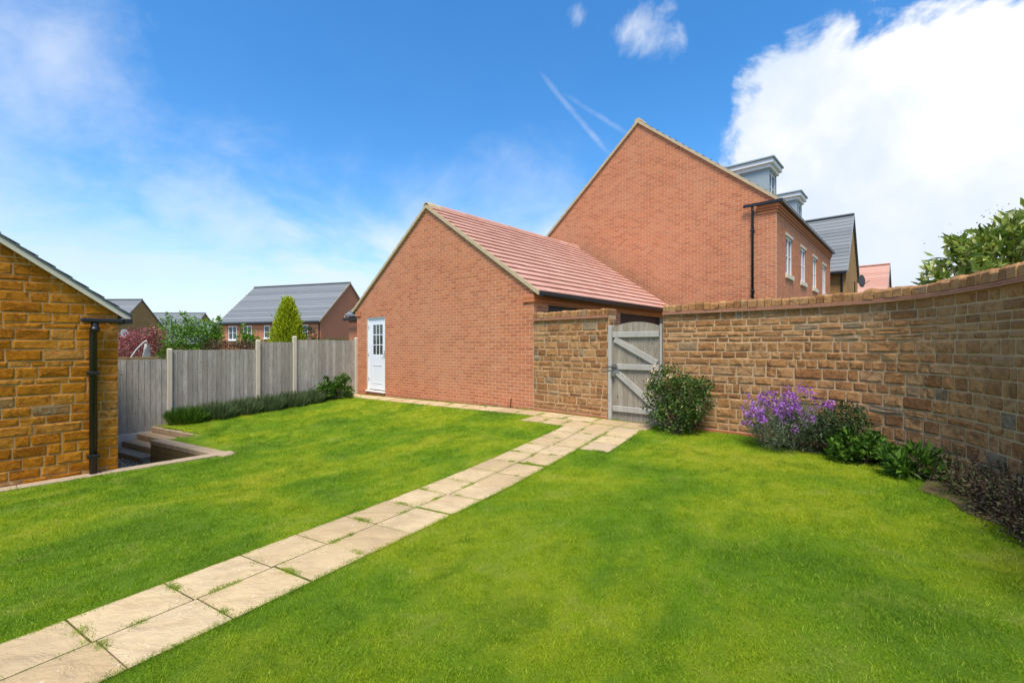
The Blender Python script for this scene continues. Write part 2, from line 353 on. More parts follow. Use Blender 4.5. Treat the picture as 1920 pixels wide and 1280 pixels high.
# ------------------------------------------------------------ terrain of the garden (metres below the camera -> z)
GA = R(42.2); U = Vector((math.sin(GA), math.cos(GA), 0)); V = Vector((math.cos(GA), -math.sin(GA), 0))
GC = Vector((.452, 9.67, 0))                         # right-hand foot of the garage gable
ctrl = [(.452,9.67,1.36),(1.9,8.36,1.36),(2.5,7.8,1.36),(-4.97,14.55,1.53),(-2.2,12.1,1.44),(-8.23,10.96,1.86),(-6.4,12.9,1.70),(-6.95,9.8,1.90),
        (-5.02,8.26,1.945),(-5.9,7.2,1.945),(-6.8,6.07,1.945),(-7.9,4.7,1.945),(-7.3,9.4,1.945),(.94,8.03,1.40),(-.26,6.154,1.517),(-.763,5.369,1.547),(-1.774,3.784,1.562),(-2.671,2.379,1.56),
        (-1.335,2.926,1.53),(-.05,4.97,1.53),(.6,3.2,1.48),(3.31,7.07,1.36),(4.25,6.08,1.36),(4.5,5.1,1.36),(4.3,4.2,1.36),(3.9,2.95,1.37),(-3.7,.8,1.58),(2.2,1.2,1.43),(-6.5,0,1.85),(3,-2.5,1.45),(-4,-2.5,1.65)]
CP = np.array(ctrl)
def _tps():
    n = len(CP); d = np.linalg.norm(CP[:,None,:2]-CP[None,:,:2], axis=2); K = np.where(d>0, d*d*np.log(d+1e-12), 0) + np.eye(n)*0.03
    Pm = np.c_[np.ones(n), CP[:,:2]]; A = np.zeros((n+3,n+3)); A[:n,:n]=K; A[:n,n:]=Pm; A[n:,:n]=Pm.T
    return np.linalg.solve(A, np.r_[CH-CP[:,2], 0,0,0])
TW = _tps()
def gz(x, y):
    x = np.asarray(x, float); y = np.asarray(y, float)
    d = np.sqrt((x[...,None]-CP[:,0])**2 + (y[...,None]-CP[:,1])**2)
    return (np.where(d>0, d*d*np.log(d+1e-12), 0) @ TW[:-3]) + TW[-3] + TW[-2]*x + TW[-1]*y
def g3(x, y, dz=0.0): return Vector((x, y, float(gz(x, y)) + dz))

# wall line on the right (inner face), followed from the gate and round the curve
wall_pts = [GC.xy + V.xy*2.86, GC.xy + V.xy*3.5, Vector((3.31,7.09)), Vector((3.85,6.58)), Vector((4.27,6.04)), Vector((4.50,5.55)), Vector((4.56,5.05)), Vector((4.47,4.45)), Vector((4.24,3.77)), Vector((3.88,3.05)), Vector((3.35,2.3)), Vector((2.75,1.6))]
def catmull(pts, step=.05):
    out = []
    P = [pts[0]*2-pts[1]] + list(pts) + [pts[-1]*2-pts[-2]]
    for i in range(1, len(P)-2):
        n = max(2, int((P[i+1]-P[i]).length/step))
        for k in range(n):
            t = k/n; a,b,c,d = P[i-1],P[i],P[i+1],P[i+2]
            out.append(.5*((2*b)+(c-a)*t+(2*a-5*b+4*c-d)*t*t+(3*b-a-3*c+d)*t**3))
    out.append(P[-2]); return out
WC = catmull(wall_pts); WS = [0.0]
for a, b in zip(WC, WC[1:]): WS.append(WS[-1] + (b-a).length)
WLEN = WS[-1]
def wpos(s, off=0.0):
    """point on the wall line at arc length s, pushed off metres into the garden"""
    s = min(max(s, 0), WLEN-1e-6); i = max(0, int(np.searchsorted(WS, s))-1); i = min(i, len(WC)-2)
    t = (s-WS[i])/(WS[i+1]-WS[i]); p = WC[i].lerp(WC[i+1], t)
    i0, i1 = max(i-2,0), min(i+3, len(WC)-1); d = (WC[i1]-WC[i0]).normalized()
    return p + Vector((d.y, -d.x))*off * 1.0     # right-hand normal of the walking direction points into the garden

# sunken yard by the stone building
E1 = Vector((.868,-.497,0)); E2 = Vector((-.497,-.868,0))
CPD = Vector((.63,.776,0)).normalized(); CPN = Vector((-CPD.y, CPD.x, 0))      # coping direction, and away from the lawn
COP0 = Vector((-5.02, 8.26, 0))                                                     # outer corner of the coping
LW_L = Vector((-7.40, 9.33, 0)); LW_R = Vector((-5.41, 8.19, 0))                    # inner edge of low wall
ZC = -.55; ZG = -1.02
fence0 = Vector((-4.97,14.55,0))
def fpt(s): return fence0 - U*s

# lawn outline
def inside(poly, x, y):
    c = np.zeros(np.shape(x), bool); j = len(poly)-1
    for i in range(len(poly)):
        xi, yi = poly[i][:2]; xj, yj = poly[j][:2]
        hit = ((yi > y) != (yj > y)) & (x < (xj-xi)*(y-yi)/((yj-yi) or 1e-12)+xi); c ^= hit; j = i
    return c
garC = GC + U*.02
steps_A = Vector((-8.47,10.70,0))
cop_far = COP0 - CPD*9.0
LAWN = [garC+V*2.9, garC-V*7.3, fpt(0)+U*.05, fpt(4.95)-V*.05, steps_A+E2*.0, steps_A+E1*1.95, LW_L-E2*.12+E1*.02, LW_L-E2*.12+E1*2.5, COP0+CPN*.12, cop_far+CPN*.12, Vector((-9,-3.2,0)), Vector((3.2,-3.2,0))]
LAWN += [Vector((*wpos(WLEN*k/40.0, -.1), 0)) for k in range(40, -1, -1)]

# path slabs in plan: list of quads
PD = (Vector((-2.671,2.379,0)) - Vector((.94,8.03,0))).normalized(); PQ = Vector((-PD.y, PD.x, 0))
PO = Vector((.94,8.03,0))
slabs = []
def slab_quad(o, a, b, gap=.012):
    A = a.normalized()*gap*.5; B = b.normalized()*gap*.5
    slabs.append([o+A+B, o+a-A+B, o+a+b-A-B, o+b+A-B])
t = 0.02; row = 0
while t < 9.2:
    ln = .468 + random.uniform(-.03, .03)
    off = random.uniform(-.012,.012)
    slab_quad(PO+PD*t, PD*ln, PQ*(.43+off)); slab_quad(PO+PD*(t+random.uniform(-.04,.04))+PQ*(.43+off), PD*ln, PQ*(.43-off))
    if row in (0,1,2): slab_quad(PO+PD*t+PQ*.86, PD*ln, PQ*.45)
    t += ln; row += 1
# row along the garage wall and up to the gate
x = -7.2
while x < 2.75:
    ln = min(.58+random.uniform(-.05,.05), 2.8-x)
    if ln > .12: slab_quad(GC+V*x-U*.07, V*ln, -U*.42)
    x += ln
# second row in front of the gate
x = .45
while x < 2.55:
    ln = .46; slab_quad(GC+V*x-U*.50, V*ln, -U*.46); x += ln
slab_xy = [np.array([[p.x, p.y] for p in q]) for q in slabs]
def on_slabs(x, y, grow=0.0):
    m = np.zeros(np.shape(x), bool)
    for q in slab_xy:
        c = q.mean(0); qq = c + (q-c)*(1+grow)
        lo = qq.min(0); hi = qq.max(0); bb = (x>=lo[0])&(x<=hi[0])&(y>=lo[1])&(y<=hi[1])
        if bb.any():
            idx = np.where(bb); m[idx] |= inside([tuple(p) for p in qq], x[idx], y[idx])
    return m

# ------------------------------------------------------------ ground, lawn, grass
def build_ground():
    mb = MB()
    n = 24; R0 = [12, 20, 30, 45, 70, 120, 300, 900]
    # far terrain well below the garden, one sheet to the horizon
    mb.face([(-1200,-1200,-1.75),(1200,-1200,-1.75),(1200,1200,-1.75),(-1200,1200,-1.75)])
    tag(mb.build('ground', 'ground', fix=False), kind='structure')
    # garden lawn
    st = .11; xs = np.arange(-10, 5.2, st); ys = np.arange(-3.3, 15.2, st)
    X, Y = np.meshgrid(xs, ys); ins = inside(LAWN, X, Y)
    near = ins.copy()
    for dx in (-1,0,1):
        for dy in (-1,0,1): near |= np.roll(np.roll(ins, dx, 1), dy, 0)
    Z = gz(X, Y) + RNG.normal(0, .003, X.shape)
    idx = -np.ones(X.shape, int); vs = []; fs = []
    for j, i in zip(*np.where(ins)): idx[j,i] = len(vs); vs.append((X[j,i], Y[j,i], Z[j,i]))
    for j in range(X.shape[0]-1):
        for i in range(X.shape[1]-1):
            q = (idx[j,i], idx[j,i+1], idx[j+1,i+1], idx[j+1,i])
            if min(q) >= 0: fs.append(q)
    me = bpy.data.meshes.new('lawn'); me.from_pydata(vs, [], fs); me.polygons.foreach_set('use_smooth', [True]*len(fs)); me.materials.append(MAT['lawn'])
    tag(link('lawn', me), kind='structure')
build_ground()

def instancer(name, pts, rots, scales, proto_meshes, mat, label, cat):
    """one 'stuff' object: points with geometry-node instances of a few tuft meshes"""
    me = bpy.data.meshes.new(name); me.from_pydata([tuple(p) for p in pts], [], [])
    a = me.attributes.new('rot', 'FLOAT_VECTOR', 'POINT'); a.data.foreach_set('vector', np.asarray(rots, np.float32).ravel())
    a = me.attributes.new('scl', 'FLOAT', 'POINT'); a.data.foreach_set('value', np.asarray(scales, np.float32))
    a = me.attributes.new('pick', 'INT', 'POINT'); a.data.foreach_set('value', RNG.integers(0, len(proto_meshes), len(pts)).astype(np.int32))
    o = link(name, me); me.materials.append(MAT[mat])
    ng = bpy.data.node_groups.new(name, 'GeometryNodeTree')
    ng.interface.new_socket('Geometry', in_out='INPUT', socket_type='NodeSocketGeometry'); ng.interface.new_socket('Geometry', in_out='OUTPUT', socket_type='NodeSocketGeometry')
    gi = ng.nodes.new('NodeGroupInput'); go = ng.nodes.new('NodeGroupOutput'); ip = ng.nodes.new('GeometryNodeInstanceOnPoints')
    g2i = ng.nodes.new('GeometryNodeGeometryToInstance')
    for pm in proto_meshes[::-1]:
        po = bpy.data.objects.new('tuft', pm)          # data holder only, never linked to the scene
        oi = ng.nodes.new('GeometryNodeObjectInfo'); oi.inputs['Object'].default_value = po; oi.inputs['As Instance'].default_value = False
        ng.links.new(oi.outputs['Geometry'], g2i.inputs[0])
    def attr(nm, ty):
        n = ng.nodes.new('GeometryNodeInputNamedAttribute'); n.data_type = ty; n.inputs['Name'].default_value = nm; return n.outputs['Attribute']
    ng.links.new(gi.outputs[0], ip.inputs['Points']); ng.links.new(g2i.outputs[0], ip.inputs['Instance'])
    ip.inputs['Pick Instance'].default_value = True; ng.links.new(attr('pick','INT'), ip.inputs['Instance Index'])
    e2r = ng.nodes.new('FunctionNodeEulerToRotation'); ng.links.new(attr('rot','FLOAT_VECTOR'), e2r.inputs[0]); ng.links.new(e2r.outputs[0], ip.inputs['Rotation'])
    ng.links.new(attr('scl','FLOAT'), ip.inputs['Scale'])
    ng.links.new(ip.outputs[0], go.inputs[0])
    md = o.modifiers.new('scatter', 'NODES'); md.node_group = ng
    return tag(o, label, cat, kind='stuff')

def tuft_mesh(nb, rad, h0, h1, w, lean):
    mb = MB()
    for _ in range(nb):
        a = random.uniform(0, 2*math.pi); r = rad*math.sqrt(random.random()); p = Vector((r*math.cos(a), r*math.sin(a), -.006))
        h = random.uniform(h0, h1); d = Vector((random.gauss(0,lean), random.gauss(0,lean), 1)).normalized(); s = d.cross(Vector((random.gauss(0,1),random.gauss(0,1),0))).normalized()*w*random.uniform(.7,1.2)
        bend = Vector((random.gauss(0,.5), random.gauss(0,.5), 0))*h*.5
        m = p + d*h*.55 + bend*.3; tip = p + d*h + bend
        rr = random.random()
        mb.mesh([p-s, p+s, m+s*.8, m-s*.8, tip], [(0,1,2,3),(3,2,4)], rr)
    me = mb.data('tuft'); me.materials.append(MAT['grass_blade']); return me

def build_grass():
    protos = [tuft_mesh(20, .045, .012, .032, .0014, .5) for _ in range(5)]
    N = 2600000
    x = RNG.uniform(-9, 5, N); y = RNG.uniform(.5, 15, N)
    # only where the frame can see it (plus a margin for a side step)
    m = (np.abs(x) < (y+.6)*1.3)
    d = np.hypot(x, y)
    dens = np.clip(1100*(3.2/np.maximum(d, 1.2))**1.2, 90, 2200); base = N/(14*14.5)
    m &= RNG.random(N) < dens/base
    x, y = x[m], y[m]
    k = inside(LAWN, x, y); x, y = x[k], y[k]
    k = ~on_slabs(x, y, -.07); x, y = x[k], y[k]
    # coping and low wall tops stay clear
    s = (x-COP0.x)*CPN.x + (y-COP0.y)*CPN.y; k = ~((s > -.03) & ((x-COP0.x)*CPD.x+(y-COP0.y)*CPD.y < .1)); x, y = x[k], y[k]
    z = gz(x, y); d = np.hypot(x, y)
    sc = RNG.uniform(.75, 1.25, len(x)) * np.clip((d/3.5)**.45, .9, 2.0)
    rot = np.c_[RNG.normal(0,.12,len(x)), RNG.normal(0,.12,len(x)), RNG.uniform(0,6.28,len(x))]
    instancer('lawn_grass', np.c_[x,y,z], rot, sc, protos, 'grass_blade', 'short mown green grass covering the lawn', 'grass')
    # grass growing in the joints of the paving
    pts = []
    for q in slabs:
        for a, b in ((0,1),(1,2)):
            if random.random() < .6:
                t0 = random.random()*.7; t1 = t0 + random.uniform(.1,.5)
                n = int((q[b]-q[a]).length*(t1-t0)*170)
                for _ in range(n):
                    p = q[a].lerp(q[b], min(1, random.uniform(t0,t1))) + Vector((random.gauss(0,.008), random.gauss(0,.008), 0)); pts.append((p.x, p.y, float(gz(p.x,p.y))+.012))
    for off in (0.0, .86):                    # turf creeping over the long edges of the path
        for t_ in np.arange(0.2, 9.0, .006):
            p = PO + PD*t_ + PQ*(off + random.gauss(0, .012)); pts.append((p.x, p.y, float(gz(p.x,p.y))+.008))
    pts = np.array(pts)
    instancer('joint_grass', pts, np.c_[RNG.normal(0,.2,len(pts)), RNG.normal(0,.2,len(pts)), RNG.uniform(0,6.28,len(pts))], RNG.uniform(.3,.85,len(pts)), protos, 'grass_blade', 'thin grass growing in the joints of the paving slabs', 'grass')
build_grass()

def build_path():
    root = MB()
    for q in slabs:           # sand bed under the slabs, one sheet
        c = sum(q, Vector())/4
        root.face([g3(*(c+(p-c)*1.02).xy, .004) for p in q])
    bed = root.build('path', 'soil', fix=False); tag(bed, kind='structure')
    for q in slabs:
        c = sum(q, Vector())/4; cz = g3(c.x, c.y); mb = MB(); e = .008
        top = [g3(p.x, p.y, .013) - cz for p in q]; bot = [g3(p.x, p.y, -.03) - cz for p in q]; cc = sum(top, Vector())/4
        # small relief: 4x4 grid of the riven face
        n = 5; grid = []
        for j in range(n+1):
            for i in range(n+1):
                u, v = i/n, j/n; p = (top[0]*(1-u)+top[1]*u)*(1-v) + (top[3]*(1-u)+top[2]*u)*v
                inn = 0 < i < n and 0 < j < n; p = p + Vector((0,0,random.uniform(-.003,.004) if inn else -.004)); grid.append(p)
        r = random.random()
        fs = [(j*(n+1)+i, j*(n+1)+i+1, (j+1)*(n+1)+i+1, (j+1)*(n+1)+i) for j in range(n) for i in range(n)]
        mb.mesh(grid, fs, r)
        ring = [0, n, (n+1)*(n+1)-1, n*(n+1)]
        for k in range(4):
            a, b = ring[k], ring[(k+1)%4]; mb.face([grid[a], grid[b], bot[(k+1)%4], bot[k]], r)
        mb.build('paving_slab', 'slab', bed, cz)
build_path()

# ------------------------------------------------------------ masonry
def clip_poly(poly, a, b):
    """keep the part of convex poly left of the line a->b"""
    out = []
    sd = lambda p: (b[0]-a[0])*(p[1]-a[1]) - (b[1]-a[1])*(p[0]-a[0])
    for i in range(len(poly)):
        p, q = poly[i], poly[(i+1)%len(poly)]; sp, sq = sd(p), sd(q)
        if sp >= 0: out.append(p)
        if (sp > 0 and sq < 0) or (sp < 0 and sq > 0):
            t = sp/(sp-sq); out.append((p[0]+(q[0]-p[0])*t, p[1]+(q[1]-p[1])*t))
    return out
def area(p): return .5*abs(sum(p[i][0]*p[(i+1)%len(p)][1]-p[(i+1)%len(p)][0]*p[i][1] for i in range(len(p))))
def courses(x0, x1, z0, z1, kind, rng):
    """rectangles (x0,x1,z0,z1) with joints already taken off"""
    out = []; z = z0; row = 0
    while z < z1 - .01:
        if kind == 'brick': h = .075; j = .010
        else: h = rng.choice([.075,.085,.105,.12,.145,.15]); j = rng.uniform(.008,.013)
        h = min(h, z1 - z)
        if z1-(z+h) < .03: h = z1-z
        x = x0 - (.1125 if row % 2 else 0) if kind == 'brick' else x0 - rng.uniform(0, .2)
        while x < x1:
            w = .225 if kind == 'brick' else min(max(rng.gauss(.21, .08), .09), .42) * (1.15 if h < .09 else 1)
            a, b = max(x, x0), min(x+w, x1)
            if b - a > .045: out.append((a+j/2, b-j/2, z+j/2, z+h-j/2))
            x += w
        z += h; row += 1
    return out
def cut(rects, holes):
    for (hx0,hx1,hz0,hz1) in holes:
        nxt = []
        for (a,b,c,d) in rects:
            if b <= hx0 or a >= hx1 or d <= hz0 or c >= hz1: nxt.append((a,b,c,d)); continue
            if a < hx0-.03: nxt.append((a,hx0,c,d))
            if b > hx1+.03: nxt.append((hx1,b,c,d))
            lo, hi = max(a,hx0), min(b,hx1)
            if c < hz0-.02: nxt.append((lo,hi,c,hz0))
            if d > hz1+.02: nxt.append((lo,hi,hz1,d))
        rects = nxt
    return rects
def brick_piece(poly, proud=.0035, bev=.002, rnd=None):
    c = (sum(p[0] for p in poly)/len(poly), sum(p[1] for p in poly)/len(poly)); mb = MB()
    n = len(poly)
    def ins(p, e): 
        dx, dz = p[0]-c[0], p[1]-c[1]; return (p[0]-math.copysign(min(e,abs(dx)), dx), p[1]-math.copysign(min(e,abs(dz)), dz))
    front = [ins(p, bev) for p in poly]
    vs = [(p[0]-c[0], .004, p[1]-c[1]) for p in poly] + [(p[0]-c[0], -proud+bev*.6, p[1]-c[1]) for p in poly] + [(p[0]-c[0], -proud, p[1]-c[1]) for p in front]
    fs = [(k, (k+1)%n, n+(k+1)%n, n+k) for k in range(n)] + [(n+k, n+(k+1)%n, 2*n+(k+1)%n, 2*n+k) for k in range(n)] + [tuple(2*n+k for k in range(n))]
    return c, vs, fs
def stone_piece(a, b, c, d, rng, proud=.02, clip=None):
    """rough hewn stone: irregular octagon with a pitched face"""
    j = min(.011, (b-a)*.06); ch = min(.016, (d-c)*.16)
    q = lambda: rng.uniform(-j, j)*.6
    def ch_(): return ch*rng.uniform(.35,1.25)
    P = [(a+ch_(), c+abs(q())), (b-ch_(), c+abs(q())), (b-abs(q()), c+ch_()), (b-abs(q()), d-ch_()), (b-ch_(), d-abs(q())), (a+ch_(), d-abs(q())), (a+abs(q()), d-ch_()), (a+abs(q()), c+ch_())]
    if clip:
        for l in clip: P = clip_poly(P, *l) if P else P
    if len(P) < 3 or area(P) < .0006: return None
    n = len(P); cx = sum(p[0] for p in P)/n; cz = sum(p[1] for p in P)/n
    pr = proud*rng.uniform(.55,1.3); tx, tz = rng.uniform(-.03,.03), rng.uniform(-.06,.06)
    vs = [(p[0]-cx, .006, p[1]-cz) for p in P]
    vs += [(p[0]-cx, -pr*rng.uniform(.25,.55), p[1]-cz) for p in P]
    sc = lambda p: (cx+(p[0]-cx)*(1-min(.45,.022/max(.03,(b-a)/2))), cz+(p[1]-cz)*(1-min(.5,.020/max(.03,(d-c)/2))))
    vs += [(sc(p)[0]-cx, -pr*rng.uniform(.75,1.15)-tx*(p[0]-cx)-tz*(p[1]-cz), sc(p)[1]-cz) for p in P]
    vs.append((rng.uniform(-.2,.2)*(b-a)*.5, -pr*rng.uniform(.8,1.45), rng.uniform(-.2,.2)*(d-c)*.5))
    fs = []
    for L_ in (0, n): fs += [(L_+k, L_+(k+1)%n, L_+n+(k+1)%n, L_+n+k) for k in range(n)]
    fs += [(2*n+k, 2*n+(k+1)%n, 3*n) for k in range(n)]
    return (cx, cz), vs, fs
FULL = {}
def brickwork(parent, poly, holes, mat, tocam, n_single, z0=None, face='front', name='brick', rng=random, x0=None):
    """bricks on the plane y=0 of parent (face 'front', facing -y) or on the plane x=0 (face 'side', facing +x)"""
    xs = [p[0] for p in poly]; zs = [p[1] for p in poly]
    rects = cut(courses(min(xs), max(xs), min(zs) if z0 is None else z0, max(zs), 'brick', rng), holes)
    pieces = []
    lines = [(poly[i], poly[(i+1)%len(poly)]) for i in range(len(poly))]
    for (a,b,c,d) in rects:
        P = [(a,c),(b,c),(b,d),(a,d)]
        for l in lines:
            P = clip_poly(P, *l)
            if len(P) < 3: break
        if len(P) < 3 or area(P) < .0008: continue
        pieces.append(P)
    wm = tocam
    if face == 'front': T = lambda p: (p[0], p[1], p[2]); rot = 0.0
    else: T = lambda p: (-p[1], p[0], p[2]); rot = R(90)     # x along +y, front faces +x
    mw = parent_matrix(parent)
    def dist(P):
        cx = sum(p[0] for p in P)/len(P); cz = sum(p[1] for p in P)/len(P); return (mw @ Vector(T((cx,0,cz))) - Vector((0,0,CH))).length
    pieces.sort(key=dist); rest = MB()
    for k, P in enumerate(pieces):
        c, vs, fs = brick_piece(P)
        if k < n_single:
            key = (name, mat, round(P[1][0]-P[0][0],3), round(area(P),5)) if len(P) == 4 and abs(P[0][1]-P[1][1])<1e-6 and abs(P[0][0]-P[3][0])<1e-6 else None
            me = FULL.get(key) if key else None
            if me is None:
                mb = MB(); mb.mesh(vs, fs, 0.0); me = mb.data(name); me.materials.append(MAT[mat])
                if key: FULL[key] = me
            link(name, me, parent, T((c[0], random.uniform(-.001,.0015), c[1])), (0,0,rot))
        else: rest.mesh([T((v[0]+c[0], v[1], v[2]+c[1])) for v in vs], fs)
    if rest.f: tag(rest.build('brickwork', mat, parent, fix=False), kind='stuff')
def parent_matrix(o):
    m = Matrix.Translation(o.location) @ o.rotation_euler.to_matrix().to_4x4()
    return (parent_matrix(o.parent) @ m) if o.parent else m
def prism(mb, poly, y0, y1, r=None):
    n = len(poly); vs = [(p[0], y0, p[1]) for p in poly] + [(p[0], y1, p[1]) for p in poly]
    mb.mesh(vs, [tuple(range(n)), tuple(range(2*n-1, n-1, -1))] + [(k, n+k, n+(k+1)%n, (k+1)%n) for k in range(n)], r)
def poly_with_hole(poly_left_right, hole): pass

def tile_roof(parent, x_eave, z_eave, x_ridge, z_ridge, y0, y1, gauge, width, mat, n_single, name='roof_tile', thick=.018, tocam=True):
    """flat tiles laid in courses on a slope running from (x_eave,z_eave) to (x_ridge,z_ridge), spread along y"""
    sl = Vector((x_ridge-x_eave, 0, z_ridge-z_eave)); Ls = sl.length; sl.normalize(); nrm = Vector((-sl.z, 0, sl.x)); 
    if nrm.z < 0: nrm = -nrm
    rows = round(Ls/gauge); g = Ls/rows; out = []
    for r_ in range(rows):
        off = (width/2 if r_ % 2 else 0); y = y0 - off
        while y < y1 - .02:
            a, b = max(y, y0), min(y+width, y1)
            if b - a > .03: out.append((r_, a+.0015, b-.0015))
            y += width
    mw = parent_matrix(parent)
    base = lambda r_, y: Vector((x_eave,0,z_eave)) + sl*(r_*g) + Vector((0,y,0))
    out.sort(key=lambda t: (mw @ base(t[0], (t[1]+t[2])/2) - Vector((0,0,CH))).length)
    def geo(w):
        # leading edge proud of the course below, tail tucked under
        p = []
        for (s_, h0, h1) in ((0, .014, .014+thick), (g+.03, -.006, .004)):
            for y_ in (-w/2, w/2):
                for h in (h0, h1): p.append(sl*s_ + nrm*h + Vector((0,y_,0)))
        return p, [(0,1,3,2),(4,6,7,5),(0,4,5,1),(2,3,7,6),(1,5,7,3),(0,2,6,4)]
    rest = MB(); cache = {}
    for k, (r_, a, b) in enumerate(out):
        w = b-a; c = base(r_, (a+b)/2)
        if k < n_single:
            key = round(w,3)
            if key not in cache:
                mb = MB(); mb.mesh(*geo(w), 0.0); me = mb.data(name); me.materials.append(MAT[mat]); cache[key] = me
            link(name, cache[key], parent, c + nrm*random.uniform(-.001,.0015))
        else:
            vs, fs = geo(w); rest.mesh([v+c for v in vs], fs)
    if rest.f: tag(rest.build('roof_tiles', mat, parent, fix=False), kind='stuff')

# ------------------------------------------------------------ garage
def build_garage():
    g = empty('garage', GC, -GA, 'red brick garage with pink tiled roof and white side door', 'garage')
    W, LN = 7.3, 6.95; ze, zr = 2.55, 5.02; zb = -.45
    gable = [(-W,zb),(0,zb),(0,ze),(-W/2,zr),(-W,ze)]
    door = (-6.69,-5.68,.02,2.24)
    w = MB()      # mortar core of the gable, open at the door
    prism(w, [(-W,zb),(door[0],zb),(door[0],ze),(-W,ze)], 0, .22); prism(w, [(door[1],zb),(0,zb),(0,ze),(door[1],ze)], 0, .22)
    prism(w, [(door[0],zb),(door[1],zb),(door[1],door[2]),(door[0],door[2])], 0, .22); prism(w, [(door[0],door[3]),(door[1],door[3]),(door[1],ze),(door[0],ze)], 0, .22)
    prism(w, [(-W,ze),(0,ze),(-W/2,zr)], 0, .22)
    gw = w.build('gable_wall', 'mortar', g)
    brickwork(gw, [(-W,.0),(0,.0),(0,ze),(-W/2,zr),(-W,ze)], [(door[0]-.005,door[1]+.005,-.1,door[3])], 'brick', True, 300, z0=0.0)
    brickwork(gw, [(-W,-.45),(0,-.45),(0,.0),(-W,.0)], [(door[0]-.005,door[1]+.005,0.02,3)], 'brick_red', True, 0, name='plinth_brick')
    # side wall with the two garage doors (faces right), back and left walls
    w = MB(); d1 = (.52,3.42,-.4,2.28); d2 = (3.72,6.45,-.4,2.28)
    for (a,b,c,d) in ((.222,.52,zb,ze),(3.42,3.72,zb,ze),(6.45,LN,zb,ze),(.52,3.42,2.28,ze),(3.72,6.45,2.28,ze)): w.box((-.22,a,c),(0,b,d))
    sw = w.build('side_wall', 'mortar', g)
    brickwork(sw, [(0,-.45),(LN,-.45),(LN,ze),(0,ze)], [d1, d2], 'brick', True, 60, face='side', z0=-.45)
    w = MB(); w.box((-W,.222,zb),(-W+.22,LN,ze)); w.box((-W+.222,LN-.22,zb),(-.222,LN-.001,ze)); w.build('rear_wall', 'brick_far', g)
    for (a,b,c,d) in (d1, d2):
        m = MB(); m.box((-.16,a+.002,c),(-.12,b-.002,d-.002))
        for k in range(1,5): m.box((-.12,a+.05,c+k*.53),(-.108,b-.05,c+k*.53+.44))
        m.build('garage_door', 'dark_door', g)
    # corbelled brick kneelers at the eaves
    for (x0,x1) in ((-.26,.035),(-W-.035,-W+.26)):
        for (e, za, zc) in ((.035,ze-.24,ze-.165),(.037,ze-.16,ze-.085)): m = MB(); m.bbox((x0,-e,za),(x1,-.0045,zc), .003); m.build('corbel', 'brick', g)
    for (e, za, zc) in ((.034,ze-.24,ze-.165),(.036,ze-.16,ze-.085)): m = MB(); m.bbox((.0045,-.0045,za),(e,LN,zc), .003); m.build('corbel', 'brick', g)
    # roof
    ov = .16; pitch = (zr-ze)/(W/2)
    rf = MB()
    for s in (-1, 1):
        xe = s*(W/2+ov); zE = ze - ov*pitch
        rf.hexa([(-W/2+xe,-.02,zE+.02),(-W/2+xe,LN+.05,zE+.02),(-W/2,LN+.05,zr+.02),(-W/2,-.02,zr+.02),(-W/2+xe,-.02,zE+.075),(-W/2+xe,LN+.05,zE+.075),(-W/2,LN+.05,zr+.075),(-W/2,-.02,zr+.075)])
    ro = rf.build('roof', 'brown_tile', g)
    zo = .085
    tile_roof(ro, ov+.03, ze-(ov+.03)*pitch+zo, -W/2+.02, zr+zo-.01, -.035, LN+.06, .272, .33, 'red_tile', 300, thick=.028)
    tile_roof(ro, -W-ov-.03, ze-(ov+.03)*pitch+zo, -W/2-.02, zr+zo-.01, -.035, LN+.06, .272, .33, 'red_tile', 0)
    m0 = None; y = -.05
    while y < LN:     # half-round ridge tiles
        m = MB(); ln = min(.45, LN+.06-y); prof = [(-.13,-.075),(-.105,.0),(-.05,.045),(.05,.045),(.105,.0),(.13,-.075)]
        pr = [(p[0], p[1]) for p in prof] + [(p[0]*.8, p[1]-.02) for p in prof[::-1]]; prism(m, pr, 0, ln-.008)
        m.build('ridge_tile', 'red_tile' if y > .3 else 'verge', ro, (-W/2, y, zr+.11)); y += ln
    for s in (-1, 1):  # mortar bedded verge, in short lengths under each tile course
        n = 17; xe = W/2+ov+.02
        for k in range(n):
            a, b = k/n, (k+1)/n; m = MB()
            p = lambda t, h: (s*xe*(1-t), (ze-(ov+.02)*pitch)*(1-t) + zr*t + h)
            A, B = p(a, .012), p(b, .012); lift = .018
            m.hexa([(A[0],-.06,A[1]),(B[0],-.06,B[1]),(B[0],.03,B[1]),(A[0],.03,A[1]),(A[0],-.06,A[1]+.085+lift),(B[0],-.06,B[1]+.085),(B[0],.03,B[1]+.085),(A[0],.03,A[1]+.085+lift)])
            m.build('verge', 'verge', ro, (-W/2,0,0))
    for s, nm in ((1,0),(-1,1)):
        m = MB(); xe = s*(W/2+ov+.07); zt = ze - ov*pitch + .02
        pts = [(xe + s*.055*math.cos(t), zt + .055*math.sin(t)) for t in [math.pi*k/8 for k in range(8,17)]]
        prism(m, pts + [(p[0]-xe*0, p[1]) for p in [(xe+s*.045, zt+.004),(xe-s*.045, zt+.004)]], -.03, LN+.05)
        m.box((-.02*s+xe-s*.09 if s>0 else xe+.05,-.01,zt-.02),(xe-s*.05 if s>0 else xe+.09,LN,zt+.1))
        m.build('gutter', 'black_plastic', g, (-W/2,0,0))
    # the white half-glazed door
    dx0, dx1, dz0, dz1 = door; dr = MB()
    yb = .03
    fr = MB(); f = .06
    fr.bbox((dx0+.001,yb,dz0),(dx0+f,yb+.07,dz1-.001)); fr.bbox((dx1-f,yb,dz0),(dx1-.001,yb+.07,dz1-.001)); fr.bbox((dx0+f,yb,dz1-f),(dx1-f,yb+.07,dz1-.001))
    fr.bbox((dx0-.03,-.05,dz0-.045),(dx1+.03,yb+.07,dz0-.001)); 
    dd = None
